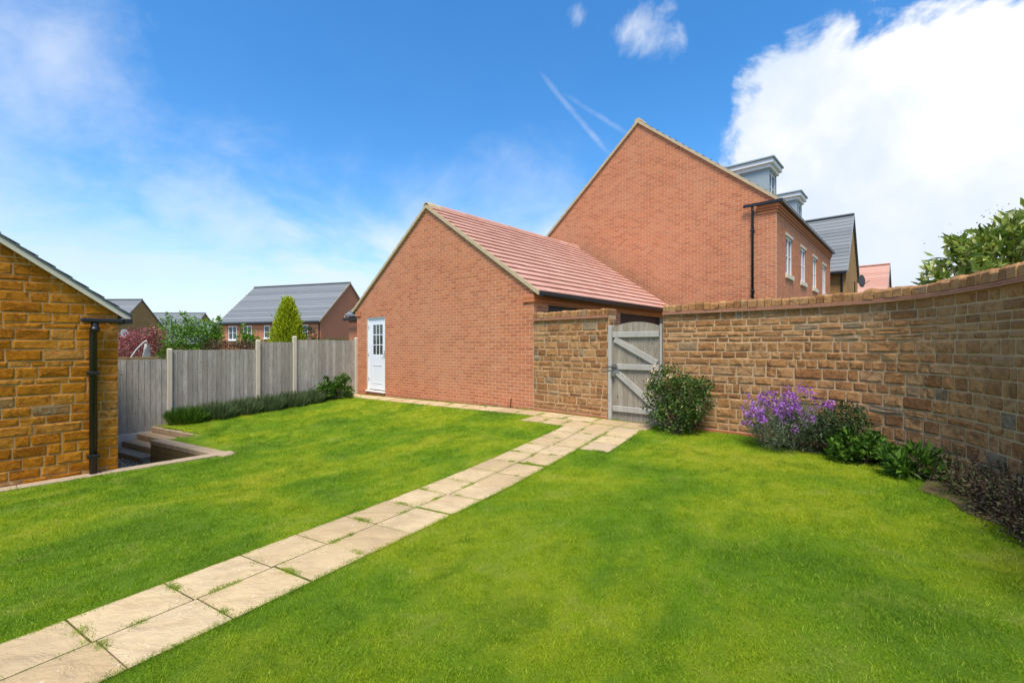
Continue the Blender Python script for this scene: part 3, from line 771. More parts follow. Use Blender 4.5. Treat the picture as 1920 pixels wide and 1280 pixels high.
    gx0, gx1, gz0, gz1 = dx0+.25, dx1-.20, 1.10, 2.02
    x0, x1 = dx0+f+.002, dx1-f-.002; yd = yb+.018
    for (a,b,c,d) in ((x0,gx0,dz0+.03,dz1-f-.004),(gx1,x1,dz0+.03,dz1-f-.004),(gx0,gx1,dz0+.03,gz0),(gx0,gx1,gz1,dz1-f-.004)): dr.box((a,yd,c),(b,yd+.045,d))
    for (a,b,c,d) in ((gx0+.0,gx1-.0,.78,.80),(gx0,gx1,.24,.26),(gx0,gx0+.02,.26,.78),(gx1-.02,gx1,.26,.78)): dr.bbox((a,yd-.010,c),(b,yd-.001,d), .003)
    dd = dr.build('door', 'white_upvc', g); fr.build('door_frame', 'white_upvc', g)
    for i in range(3):
        for j in range(3):
            m = MB(); a = gx0+(gx1-gx0)*i/3; b = gx0+(gx1-gx0)*(i+1)/3; c = gz0+(gz1-gz0)*j/3; d = gz0+(gz1-gz0)*(j+1)/3
            m.box((a+.012,yd+.018,c+.012),(b-.012,yd+.026,d-.012)); m.build('pane', 'glass', dd)
    m = MB()
    for i in range(4): xx = gx0+(gx1-gx0)*i/3; m.box((xx-.012,yd+.006,gz0),(xx+.012,yd+.03,gz1))
    for j in range(4): zz = gz0+(gz1-gz0)*j/3; m.box((gx0,yd+.0065,zz-.012),(gx1,yd+.0295,zz+.012))
    m.build('glazing_bar', 'white_upvc', dd)
    m = MB(); m.bbox((x1-.06,yd-.012,1.02),(x1-.03,yd-.001,1.24)); m.tube([(x1-.045,yd-.01,1.13),(x1-.045,yd-.05,1.13),(x1-.15,yd-.05,1.13)], .009); m.build('handle', 'steel', dd)
    for zz in (.35,1.1,1.95): m = MB(); m.tube([(dx0+f,yb-.006,zz-.05),(dx0+f,yb-.006,zz+.05)], .009); m.build('hinge', 'steel', dd)
    # a cable stub coming out of the path
    m = MB(); m.tube([(-.62,-.03,-.02),(-.63,-.03,.1),(-.62,-.025,.2),(-.60,-.02,.22)], .008); m.build('cable', 'black_plastic', g)
build_garage()

# ------------------------------------------------------------ big brick house
def window(parent, c0, c1, z0, z1, face, mat='white_upvc', lights=2, rec=.06):
    """framed window in a wall plane. face 'front': plane y=0 facing -y ; face 'side': plane x=0 facing +x"""
    T = (lambda p: (p[0], p[1], p[2])) if face == 'front' else (lambda p: (-p[1], p[0], p[2]))
    def bx(m, a, b):
        p, q = T(a), T(b); m.box([min(p[i],q[i]) for i in range(3)], [max(p[i],q[i]) for i in range(3)])
    fr = MB(); f = .055
    for (a,b,c,d) in ((c0,c0+f,z0,z1),(c1-f,c1,z0,z1),(c0+f,c1-f,z0,z0+f),(c0+f,c1-f,z1-f,z1)): bx(fr, (a,rec,c), (b,rec+.07,d))
    for k in range(1, lights): xx = c0+(c1-c0)*k/lights; bx(fr, (xx-.035,rec+.002,z0+f), (xx+.035,rec+.068,z1-f))
    o = fr.build('window', mat, parent)
    for k in range(lights):
        m = MB(); a = c0+(c1-c0)*k/lights; b = c0+(c1-c0)*(k+1)/lights; bx(m, (a+.036,rec+.03,z0+f-.002), (b-.036,rec+.04,z1-f+.002)); m.build('pane', 'glass', o)
    m = MB(); bx(m, (c0+f,rec+.012,(z0+z1)/2-.012), (c1-f,rec+.028,(z0+z1)/2+.012)); m.build('glazing_bar', mat, o)
    return o
def build_house():
    h = empty('brick_house', (7.70,13.28,0), -GA, 'tall red brick house gable behind the garage with two grey dormers', 'house')
    W, LN = 8.67, 10.1; ze, zr = 5.62, 9.27; zb = -1.75; pitch = (zr-ze)/(W/2)
    w = MB(); gp = [(-W,zb),(0,zb),(0,ze),(-W/2,zr),(-W,ze)]; prism(w, gp, 0, .3); gw = w.build('gable_wall', 'mortar', h)
    brickwork(gw, [(-W,.6),(0,.6),(0,ze),(-W/2,zr),(-W,ze)], [], 'brick', True, 300, z0=.6)
    wins = [(1.2,2.1),(3.47,4.34),(5.75,6.62),(8.0,8.85)]; zs, zh = 3.62, 4.80
    w = MB(); ys = [.302] + [v for p in wins for v in p] + [LN]
    for k in range(0, len(ys), 2): w.box((-.3,ys[k],zb),(0,ys[k+1],ze))
    for a, b in wins: w.box((-.3,a,zb),(0,b,zs)); w.box((-.3,a,zh),(0,b,ze))
    fw = w.build('front_wall', 'mortar', h)
    brickwork(fw, [(0,.6),(LN,.6),(LN,ze),(0,ze)], [(a,b,zs,zh) for a,b in wins], 'brick', True, 120, z0=.6, face='side')
    w = MB(); w.box((-W,.302,zb),(-W+.3,LN,ze)); prism(w, [(-W+.302,zb),(-.302,zb),(-.302,ze),(-W/2,zr-.3),(-W+.302,ze)], LN-.3, LN-.001); w.build('rear_wall', 'brick_far', h)
    for a, b in wins:
        window(h, a, b, zs, zh, 'side', lights=2, rec=.02)
        for y_ in (a-.001, b-.011): m = MB(); m.box((-.019,y_,zs),(.003,y_+.012,zh)); m.build('reveal', 'brick', h)
        m = MB(); m.bbox((-.09,a-.08,zs-.14),(.06,b+.08,zs-.002)); m.build('sill', 'cream_stone', h)
        m = MB(); m.bbox((-.07,a-.07,zh+.002),(.03,b+.07,zh+.10)); m.build('lintel', 'cream_stone', h)
    for k, (za, zb_) in enumerate(((ze-.34,ze-.27),(ze-.26,ze-.19),(ze-.185,ze-.02))):
        e = .03 + .028*k; m = MB(); m.bbox((.0045,-e,za),(e,LN,zb_), .003); m.build('corbel', 'brick', h); m = MB(); m.bbox((-.50,-e,za),(.004,-.0045,zb_), .003); m.build('corbel', 'brick', h)
    ov = .12
    rf = MB()
    for s in (-1,1):
        xe = s*(W/2+ov); zE = ze-ov*pitch
        rf.hexa([(-W/2+xe,-.03,zE+.02),(-W/2+xe,LN+.05,zE+.02),(-W/2,LN+.05,zr+.02),(-W/2,-.03,zr+.02),(-W/2+xe,-.03,zE+.07),(-W/2+xe,LN+.05,zE+.07),(-W/2,LN+.05,zr+.07),(-W/2,-.03,zr+.07)])
    ro = rf.build('roof', 'brown_tile', h)
    tile_roof(ro, ov+.05, ze-(ov+.05)*pitch+.08, -W/2+.02, zr+.07, -.045, LN+.07, .29, .30, 'brown_tile', 0, thick=.025)
    tile_roof(ro, -W-ov-.05, ze-(ov+.05)*pitch+.08, -W/2-.02, zr+.07, -.045, LN+.07, .29, .30, 'brown_tile', 0, thick=.025)
    y = -.06
    while y < LN:
        m = MB(); prof = [(-.14,-.09),(-.11,.0),(-.05,.05),(.05,.05),(.11,.0),(.14,-.09)]; prism(m, prof, 0, .442); m.build('ridge_tile', 'verge' if y < .3 else 'brown_tile', ro, (-W/2,y,zr+.12)); y += .45
    for s in (-1,1):
        n = 20; xe = W/2+ov+.02
        for k in range(n):
            a, b = k/n, (k+1)/n; m = MB(); p = lambda t, hh: (s*xe*(1-t), (ze-(ov+.02)*pitch)*(1-t)+zr*t+hh); A, B = p(a,.0), p(b,.0)
            m.hexa([(A[0],-.07,A[1]),(B[0],-.07,B[1]),(B[0],.03,B[1]),(A[0],.03,A[1]),(A[0],-.07,A[1]+.125),(B[0],-.07,B[1]+.10),(B[0],.03,B[1]+.10),(A[0],.03,A[1]+.125)])
            m.build('verge', 'verge', ro, (-W/2,0,0))
    # black box gutter, returned round the corner on to the gable, and its downpipe
    m = MB(); m.bbox((.05,-.13,ze-.10),(.19,LN+.05,ze+.0)); m.build('gutter', 'black_plastic', h)
    m = MB(); m.bbox((-.86,-.15,ze-.10),(.048,-.095,ze-.012)); m.build('gutter_return', 'black_plastic', h)
    m = MB(); m.tube([(-.62,-.10,ze-.1),(-.62,-.06,ze-.25),(-.62,-.055,.3)], .036, 12); dp = m.build('downpipe', 'black_plastic', h, smooth=True)
    for zz in (1.2,3.0,4.8): m = MB(); m.bbox((-.675,-.10,zz),(-.565,-.008,zz+.05)); m.build('bracket', 'black_plastic', dp)
    # dormers
    for (a, b) in ((2.33,3.37),(6.88,7.86)):
        bx = -.72; zt = 7.42; zroof = ze + .72*pitch + .05; depth = (zt+.1-zroof)/pitch + .1
        m = MB(); m.box((bx-depth,a,zroof-.5),(bx,a+.09,zt)); m.box((bx-depth,b-.09,zroof-.5),(bx,b,zt)); m.box((bx-.1,a+.09,zroof-.5),(bx,b-.09,zroof+.06)); m.box((bx-depth,a+.09,zt-.05),(bx,b-.09,zt))
        d = m.build('dormer', 'lead', h)
        e = MB(); wz0, wz1 = zroof+.06, zt-.05
        win = window(d, a+.09, b-.09, wz0, wz1, 'side', lights=2, rec=.03); win.location.x = bx
        m = MB()
        for (o_, za, zb_) in ((.07,zt,zt+.12),(.15,zt+.12,zt+.27)): m.bbox((bx-depth-.3,a-o_,za+.001),(bx+o_,b+o_,zb_), .012)
        m.build('cornice', 'white_paint', d)
        m = MB(); m.bbox((bx-depth-.3,a-.20,zt+.272),(bx+.20,b+.20,zt+.335), .012); m.build('lead_cap', 'lead', d)
build_house()

# ------------------------------------------------------------ stone walls
def stone_face(parent, rects, place, mat, n_single, rng, clip=None, proud=.011, z_ref=None):
    """rects in (s,z); place(s, off, z) -> world/parent-space point; off is out of the wall"""
    items = []
    for (a,b,c,d) in rects:
        st = stone_piece(a,b,c,d,rng,proud,clip)
        if st: items.append(st)
    mw = parent_matrix(parent)
    items.sort(key=lambda t: (mw @ place(t[0][0], 0, t[0][1]) - Vector((0,0,CH))).length)
    rest = MB()
    for k, ((cx,cz), vs, fs) in enumerate(items):
        P = [place(cx+v[0], -v[1], cz+v[2]) for v in vs]
        if k < n_single:
            c = place(cx, 0, cz); mb = MB(); mb.mesh([p-c for p in P], fs, rng.random()); mb.build('stone', mat, parent, c, fix=False)
        else: rest.mesh(P, fs, rng.random())
    if rest.f: tag(rest.build('stones', mat, parent, fix=False), kind='stuff')
def coping_row(parent, length, place, rng, z0, h):
    s = 0.01
    while s < length-.05:
        w = rng.uniform(.085,.135); e = min(s+w, length); hh = h*rng.uniform(.85,1.12); m = MB(); g = .005
        o0, o1 = .035+rng.uniform(-.01,.012), -.30
        c = place((s+e)/2, 0, z0); q = []
        for (z, sh) in ((z0, 0.0), (z0+hh*.75, .0), (z0+hh, .022)):
            for (a, o) in ((s+g+sh*.6, o0-sh), (e-g-sh*.6, o0-sh*rng.uniform(.6,1.4)), (e-g-sh*.6, o1+sh), (s+g+sh*.6, o1+sh)): q.append(place(a, o, z + (rng.uniform(-.006,.006) if sh else 0)) - c)
        fs = [(0,1,5,4),(1,2,6,5),(2,3,7,6),(3,0,4,7),(4,5,9,8),(5,6,10,9),(6,7,11,10),(7,4,8,11),(8,9,10,11),(3,2,1,0)]
        m.mesh(q, fs, rng.random()); m.build('coping_stone', 'ironstone_wall', parent, c); s = e
def build_garden_walls():
    rng = random.Random(21)
    # short length of wall between garage and gate (straight, in line with the gable)
    def run(name, label, length, place, n_single, n_seg):
        zb, zt = -.35, 1.90
        core = MB()
        for k in range(n_seg):
            a, b = length*k/n_seg, length*(k+1)/n_seg
            core.hexa([place(a,0,zb),place(b,0,zb),place(b,-.26,zb),place(a,-.26,zb),place(a,0,zt+.05),place(b,0,zt+.05),place(b,-.26,zt+.05),place(a,-.26,zt+.05)])
        root = core.build(name, 'stone_mortar', None); tag(root, label, 'wall')
        # bricks of the plinth
        x = 0; 
        for zc in (-.155,-.08,-.005):
            x = -.11 if zc > -.1 and zc < -.05 else 0
            while x < length-.02:
                a, b = max(x,0)+.005, min(x+.225,length)-.005
                if b > a+.02:
                    m = MB(); c = place((a+b)/2, 0, zc+.0325)
                    q = [place(s_, o_, z_) - c for z_ in (zc, zc+.065) for (s_, o_) in ((a,.020),(b,.020),(b,-.01),(a,-.01))]
                    m.hexa(q); m.build('plinth_brick', 'brick_red', root, c)
                x += .225
        rects = courses(0, length, .075, zt, 'stone', rng)
        stone_face(root, rects, place, 'ironstone_wall', n_single, rng)
        m = MB(); s = 0
        while s < length-.01:
            e = min(s+.24, length)
            for (z0_, z1_, o_) in ((zt+.003,zt+.024,.050),(zt+.029,zt+.050,.038)):
                m.hexa([place(s+.002,o_,z0_),place(e-.002,o_,z0_),place(e-.002,-.01,z0_),place(s+.002,-.01,z0_),place(s+.002,o_,z1_),place(e-.002,o_,z1_),place(e-.002,-.01,z1_),place(s+.002,-.01,z1_)])
            s = e
        m.build('string_course', 'string_tile', root)
        coping_row(root, length, place, rng, zt+.055, .115)
        return root
    p0 = GC + V*.02 - U*.012
    pl = lambda s, o, z: Vector((*(p0 + V*s - U*o).xy, z))
    short = run('garden_wall', 'short ironstone wall between the brick garage corner and the timber gate', 1.80, pl, 120, 1)
    end = lambda s, o, z: Vector((*(p0 + V*(1.80+o) + U*s).xy, z))
    stone_face(short, courses(.0, .26, .075, 1.90, 'stone', rng), end, 'ironstone_wall', 60, rng, proud=.012)
    pl2 = lambda s, o, z: Vector((*wpos(s, o), z))
    run('garden_wall', 'long curved ironstone garden wall to the right of the timber gate', WLEN-.02, pl2, 300, 60)
build_garden_walls()

def build_stone_building():
    rng = random.Random(5)
    Q = Vector((-6.187,7.158,0)); rz = math.atan2(CPD.y, CPD.x)
    b = empty('stone_outbuilding', Q, rz, 'ironstone outbuilding with pale verge and black downpipe beside the sunken steps', 'building')
    ze, pitch, half = 1.86, .745, 3.0; zr = ze + half*pitch; zb = -1.75
    m = MB(); prism(m, [(-2*half,zb),(0,zb),(0,ze),(-half,zr),(-2*half,ze)], 0, .3); w = m.build('gable_wall', 'stone_mortar_orange', b)
    m = MB(); m.box((-.3,.302,zb),(0,5,ze)); m.box((-6,.302,zb),(-5.7,5,ze)); m.box((-5.698,4.7,zb),(-.302,4.999,ze)); m.build('side_wall', 'stone_far', b)
    # stones: longer and flatter here
    rects = []; z = -1.05
    while z < 3.6:
        hgt = rng.choice([.08,.085,.12,.14,.155,.16]); x = -2.6-rng.uniform(0,.3)
        while x < 0:
            ww = min(max(rng.gauss(.30,.09),.13),.50); e = min(x+ww, 0)
            if -e < .09: e = 0
            if e-x > .05: rects.append((x+.004, e-.004 if e < 0 else e, z+.004, z+hgt-.004))
            x = e
        z += hgt
    stone_face(w, rects, lambda s, o, z: Vector((s, -o, z)), 'ironstone', 300, rng, clip=[((0,ze),(-half,zr)),((-half,zr),(-2*half,ze))], proud=.012)
    # roof with thin slates and the pale undercloak / verge board
    ov = .14; rf = MB()
    for s in (1,-1):
        A = (-half + s*(half+ov), ze-ov*pitch); B = (-half, zr)
        rf.hexa([(A[0],-.10,A[1]+.075),(A[0],5.1,A[1]+.075),(B[0],5.1,B[1]+.075),(B[0],-.10,B[1]+.075),(A[0],-.10,A[1]+.10),(A[0],5.1,A[1]+.10),(B[0],5.1,B[1]+.10),(B[0],-.10,B[1]+.10)])
    ro = rf.build('roof', 'slate', b)
    tile_roof(ro, ov+.03, ze-(ov+.03)*pitch+.105, -half, zr+.105, -.115, 5.1, .22, .30, 'slate', 0, thick=.008)
    m = MB()
    for s in (1,-1):
        A = (-half + s*(half+ov), ze-ov*pitch); B = (-half, zr)
        m.hexa([(A[0],-.09,A[1]-.005),(B[0],-.09,B[1]-.005),(B[0],-.03,B[1]-.005),(A[0],-.03,A[1]-.005),(A[0],-.09,A[1]+.072),(B[0],-.09,B[1]+.072),(B[0],-.03,B[1]+.072),(A[0],-.03,A[1]+.072)])
    m.build('verge_board', 'cream_stone', ro)
    m = MB(); m.bbox((.05,-.16,ze-.135),(.15,5.0,ze-.06)); m.build('gutter', 'black_plastic', b)
    m = MB(); m.bbox((-.44,-.165,ze-.13),(.048,-.06,ze-.065), .015); m.build('gutter_return', 'black_plastic', b)
    m = MB(); m.tube([(-.285,-.11,ze-.12),(-.285,-.11,ze-.22),(-.30,-.085,ze-.27),(-.30,-.085,-1.0)], .046, 14); dp = m.build('downpipe', 'black_plastic', b, smooth=True)
    m = MB(); m.tube([(-.285,-.11,ze-.20),(-.285,-.11,ze-.27)], .058, 14); m.build('pipe_collar', 'black_plastic', dp, smooth=True)
    for zz in (.95,-.3): m = MB(); m.bbox((-.37,-.14,zz),(-.23,-.005,zz+.045)); m.build('bracket', 'black_plastic', dp)
build_stone_building()

# ------------------------------------------------------------ sunken yard: gravel, low wall, coping, steps
def build_yard():
    # gravel floor
    poly = [COP0+CPN*.1-CPD*5, COP0+CPN*.1, LW_R, LW_L, steps_A+E1*1.7, steps_A-V*.1, fpt(9)-V*.05, fpt(9)-V*.05+CPN*2]
    P = [COP0-CPD*6+CPN*.05, COP0+CPN*.05+E1*.1, LW_L+E1*2.1-E2*.05, steps_A+E1*1.9, steps_A-E1*.25-E2*.3, Vector((-9.8,7.4,0))]
    m = MB(); m.face([(p.x,p.y,ZG) for p in P]); fl = m.build('gravel_floor', 'soil', fix=False); tag(fl, kind='structure')
    n = 9000; x = RNG.uniform(-9.4,-5.0,n*3); y = RNG.uniform(6.2,10.3,n*3); k = inside([tuple(p) for p in P], x, y); x, y = x[k][:n], y[k][:n]
    protos = []
    for _ in range(5):
        mb = MB(); vs = [(random.uniform(.6,1.2)*a, random.uniform(.6,1.2)*b_, random.uniform(.5,1)*c) for a,b_,c in ((1,0,0),(-1,0,0),(0,1,0),(0,-1,0),(0,0,.7),(0,0,-.7))]
        mb.mesh(vs, [(0,2,4),(2,1,4),(1,3,4),(3,0,4),(2,0,5),(1,2,5),(3,1,5),(0,3,5)], random.random()); me = mb.data('pebble'); me.materials.append(MAT['gravel']); protos.append(me)
    instancer('gravel', np.c_[x,y,np.full(len(x),ZG+.008)], RNG.uniform(0,6.28,(len(x),3)), RNG.uniform(.010,.022,len(x)), protos, 'gravel', 'pale gravel at the foot of the sleeper steps', 'gravel')
    # low retaining wall of stacked sleepers
    core = MB(); th = .22; back = -E2*th
    def lay(a, b, wv, z0, z1, nm, mat, par, bev=.008):
        d = (b-a); L_ = d.length; d.normalize(); m = MB()
        ang = math.atan2(d.y, d.x); m.bbox((0,0,0),(L_,wv,z1-z0), bev); o = m.build(nm, mat, par, (a.x,a.y,z0)); o.rotation_euler = (0,0,ang); return o
    w0 = empty('retaining_wall', (LW_L.x, LW_L.y, ZG), 0, 'low sleeper retaining wall with flat top beside the steps', 'wall')
    loc = lambda p: Vector((p.x-LW_L.x, p.y-LW_L.y, 0))
    a, b = loc(LW_L), loc(LW_R)+E1*.35
    for k, (z0, z1) in enumerate(((0,.118),(.122,.245),(.249,.372))):
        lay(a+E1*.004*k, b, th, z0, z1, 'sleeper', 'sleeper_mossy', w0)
    a2 = a - E1*.0 + E2*.006; b2 = loc(COP0)+E1*.0
    lay(a2, a2+E1*((b-a).length*.52), th+.012, .376, ZC-ZG+.0, 'coping_plank', 'sleeper', w0); lay(a2+E1*((b-a).length*.52+.006), a2+E1*((b-a).length+.06), th+.012, .376, ZC-ZG+.0, 'coping_plank', 'sleeper', w0)
    # kerb along the lawn edge in front of the stone building
    w1 = empty('edging_kerb', (COP0.x, COP0.y, ZC), 0, 'flat stone edging kerb along the lawn in front of the stone building', 'kerb')
    s = 0.0
    while s < 8.6:
        ln = .9+random.uniform(-.05,.05); a = -CPD*(s+ln-.004)
        lay(a, -CPD*s, .215, -.45, .004+random.uniform(-.003,.003), 'edging_stone', 'edging', w1); s += ln
    # steps
    st = empty('sleeper_steps', (steps_A.x, steps_A.y, ZG), 0, 'four dark timber sleeper steps going down beside the fence', 'steps')
    for k in range(4):
        zt = -.52-.125*k - ZG; a = E2*(.262*k) - E1*(.22+.05*k)
        Ln = (2.28, 1.95, 1.85, 1.87)[k]
        lay(a, a+E1*Ln, .30, zt-.122, zt, 'step', 'sleeper', st, .01)
        if k < 3: 
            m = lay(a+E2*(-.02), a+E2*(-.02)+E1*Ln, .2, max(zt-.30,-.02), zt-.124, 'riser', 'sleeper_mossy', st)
build_yard()

# ------------------------------------------------------------ fence
def build_fence():
    rz = math.atan2(-U.y, -U.x)
    f = empty('fence', fence0, rz, 'weathered grey closeboard fence with concrete posts left of the garage', 'fence')
    # local x runs along the fence towards the camera, local y = +V side is ... faces the garden
    posts = [(0.0,1.64),(1.92,1.66),(2.89,1.54),(4.85,1.316),(6.78,1.12)]
    gl = lambda s: float(gz(*(fence0-U*s).xy)) if s < 4.9 else -1.0
    side = 1 if (Vector((-math.sin(rz), math.cos(rz),0)).dot(V) > 0) else -1
    for s, zt in posts:
        m = MB(); m.bbox((-.05,-.05,-1.7),(.05,.05,zt-.03), .01); m.hexa([(-.05,-.05,zt-.03),(.05,-.05,zt-.03),(.05,.05,zt-.03),(-.05,.05,zt-.03),(-.03,-.03,zt),(.03,-.03,zt),(.03,.03,zt),(-.03,.03,zt)])
        m.build('post', 'concrete_pale', f, (s,0,0))
    tops = [1.55,1.485,1.28,1.06]
    for k in range(4):
        s0, s1 = posts[k][0]+.052, posts[k+1][0]-.052; zt = tops[k]; zg = min(gl(s0), gl(s1)); zb = zg+.16 if k < 3 else -.62
        m = MB()
        for zz in (zb+.15, (zb+zt)/2, zt-.2): m.box((s0,-side*.045,zz-.04),(s1,-side*.012,zz+.04))
        pan = m.build('panel_rail', 'fence_wood', f)
        n = max(1, round((s1-s0)/.105)); wd = (s1-s0)/n
        for i in range(n):
            a = s0+i*wd; jt = random.uniform(-.006,.006); m = MB(); y0, y1 = side*-.010, side*.006
            # feather-edge: one side thick, lapping over the thin side of the next
            e = .014; w2 = wd+.012
            pts = [(a,y0),(a+w2,y0+side*.012*0),(a+w2,y0+side*.006),(a,y0+side*.014)]
            c = Vector((a+wd/2, 0, zb))
            vs = [(p[0]-c.x, p[1]+side*.001*(i%2), 0) for p in pts] + [(p[0]-c.x, p[1]+side*.001*(i%2), zt-zb+jt) for p in pts]
            m.mesh(vs, [(0,1,2,3),(4,5,6,7),(0,1,5,4),(1,2,6,5),(2,3,7,6),(3,0,4,7)]); m.build('board', 'fence_wood', pan, c)
        m = MB(); m.bbox((s0,-.022,zb-.35),(s1,.022,zb-.004)); m.build('gravel_board', 'concrete', f)
build_fence()

# ------------------------------------------------------------ gate
def build_gate():
    x0, x1 = 1.825, 2.84
    g = empty('garden_gate', GC + V*x0 - U*.005, -GA, 'weathered timber garden gate with arched top and two diagonal braces', 'gate')
    Wd = x1-x0; zb, zs = .03, 1.72
    m = MB(); m.bbox((0,-.05,-.3),(.07,.06,1.75)); m.build('gate_post', 'gate_rail', g); m = MB(); m.bbox((Wd-.035,-.02,-.3),(Wd+.0,.06,1.75)); m.build('gate_post', 'gate_rail', g)
    a, b = .078, Wd-.042; n = 9; wd = (b-a)/n; arch = lambda x: zs + .085*(1-((x-(a+b)/2)/((b-a)/2))**2)
    for i in range(n):
        p, q = a+i*wd+.002, a+(i+1)*wd-.002; m = MB(); c = Vector(((p+q)/2, 0, zb)); yy = random.uniform(0,.003)
        vs = [(p-c.x,.0+yy,0),(q-c.x,.0+yy,0),(q-c.x,.02+yy,0),(p-c.x,.02+yy,0),(p-c.x,.0+yy,arch(p)-zb),(q-c.x,.0+yy,arch(q)-zb),(q-c.x,.02+yy,arch(q)-zb),(p-c.x,.02+yy,arch(p)-zb)]
        m.hexa(vs); m.build('board', 'gate_wood', g, c)
    for zz in (.235,1.0,1.58): m = MB(); m.bbox((a+.005,-.036,zz-.05),(b-.005,-.002,zz+.05)); m.build('rail', 'gate_rail', g)
    for (za, zb_) in ((1.50,1.08),(.93,.31)):
        m = MB(); d = Vector((b-a-.09, 0, zb_-za)).normalized(); nn = Vector((d.z,0,-d.x))*.05; A = Vector((a+.05,0,za)); B = Vector((b-.04,0,zb_))
        q = [A-nn, B-nn, B+nn, A+nn]; m.hexa([(p.x,-.034,p.z) for p in q] + [(p.x,-.0025,p.z) for p in q]); m.build('brace', 'gate_rail', g)
    m = MB(); m.bbox((a+.0,-.046,.95),(a+.10,-.037,1.05)); m.tube([(-.01,-.055,1.0),(a+.13,-.055,1.0)], .008); m.tube([(-.01,-.055,.93),(a+.16,-.05,.93)], .008)
    lt = m.build('latch', 'iron', g); m = MB(); m.bbox((a-.01,-.075,.83),(a+.075,-.04,.905), .008); m.build('padlock', 'steel', lt)
    m = MB(); m.box((0.075,-.008,-.12),(Wd-.04,.03,.028)); m.build('kick_board', 'sleeper', g)
build_gate()

# ------------------------------------------------------------ plants
def leaf_verts(p, d, up, ln, wd, fold=.25):
    s = d.cross(up); s = s.normalized() if s.length > 1e-4 else Vector((1,0,0)); n = s.cross(d).normalized()
    return [p, p+d*ln*.45+s*wd*.5+n*ln*.06, p+d*ln, p+d*ln*.45-s*wd*.5+n*ln*.06, p+d*ln*.5-n*wd*fold*.5]
LF = [(0,1,4),(1,2,4),(2,3,4),(3,0,4)]
def rdir(rng, upb=0.0):
    v = Vector((rng.gauss(0,1), rng.gauss(0,1), rng.gauss(0,1)+upb)); return v.normalized()
def foliage(mb, blobs, n, ln, wd, rng, upb=.4, shell=.55):
    vol = [b[1][0]*b[1][1]*b[1][2] for b in blobs]; tot = sum(vol)
    for (c, r), v in zip(blobs, vol):
        c = Vector(c); k = int(n*v/tot)
        # light and dark clumps: leaves gather round twig ends
        twigs = []
        for _ in range(max(4, k//14)):
            q = rdir(rng); rad = shell+(1-shell)*rng.random()**.6 if rng.random() < .8 else rng.random()
            twigs.append(Vector((c.x+q.x*r[0]*rad, c.y+q.y*r[1]*rad, c.z+q.z*r[2]*rad)))
        sg = min(r)*.16
        for _ in range(k):
            t = rng.choice(twigs); p = t + Vector((rng.gauss(0,sg), rng.gauss(0,sg), rng.gauss(0,sg)))
            d = ((p-c).normalized()*.6 + rdir(rng, upb)).normalized(); s = rng.uniform(.65,1.25)
            mb.mesh(leaf_verts(p, d, rdir(rng, 1.2), ln*s, wd*s), LF, rng.random())
def stems(mb, base, blobs, n, rng, r0=.012):
    base = Vector(base)
    for _ in range(n):
        c, r = rng.choice(blobs); c = Vector(c); q = rdir(rng, .3); e = Vector((c.x+q.x*r[0]*.8, c.y+q.y*r[1]*.8, c.z+q.z*r[2]*.8))
        mid = base.lerp(e, .5) + Vector((rng.gauss(0,.05), rng.gauss(0,.05), .05)); mb.tube([base+Vector((rng.gauss(0,.02),rng.gauss(0,.02),0)), mid, e], [r0, r0*.7, r0*.25], 5)
def shrub(name, label, cat, base, blobs, n, ln, wd, mat, seed, upb=.4, shell=.55, nst=14, r0=.012, group=None):
    rng = random.Random(seed); base = Vector(base); root = empty(name, base, 0, label, cat, group)
    bl = [((Vector(c)-base), r) for c, r in blobs]
    m = MB(); stems(m, (0,0,-.05), bl, nst, rng, r0); m.build('stem', 'bark', root)
    m = MB(); foliage(m, bl, n, ln, wd, rng, upb, shell); m.build('foliage', mat, root, fix=False)
    return root
def flowers(root, pts, mat, size, rng, k=7, spread=.03, name='flower'):
    for p in pts:
        m = MB()
        for _ in range(k):
            q = Vector((rng.gauss(0,spread), rng.gauss(0,spread), rng.gauss(0,spread*1.2))); d = rdir(rng,.3)
            m.mesh(leaf_verts(q, d, rdir(rng,1), size*rng.uniform(.7,1.2), size*rng.uniform(.6,1)), LF, rng.random())
        m.build(name, mat, root, p, fix=False)
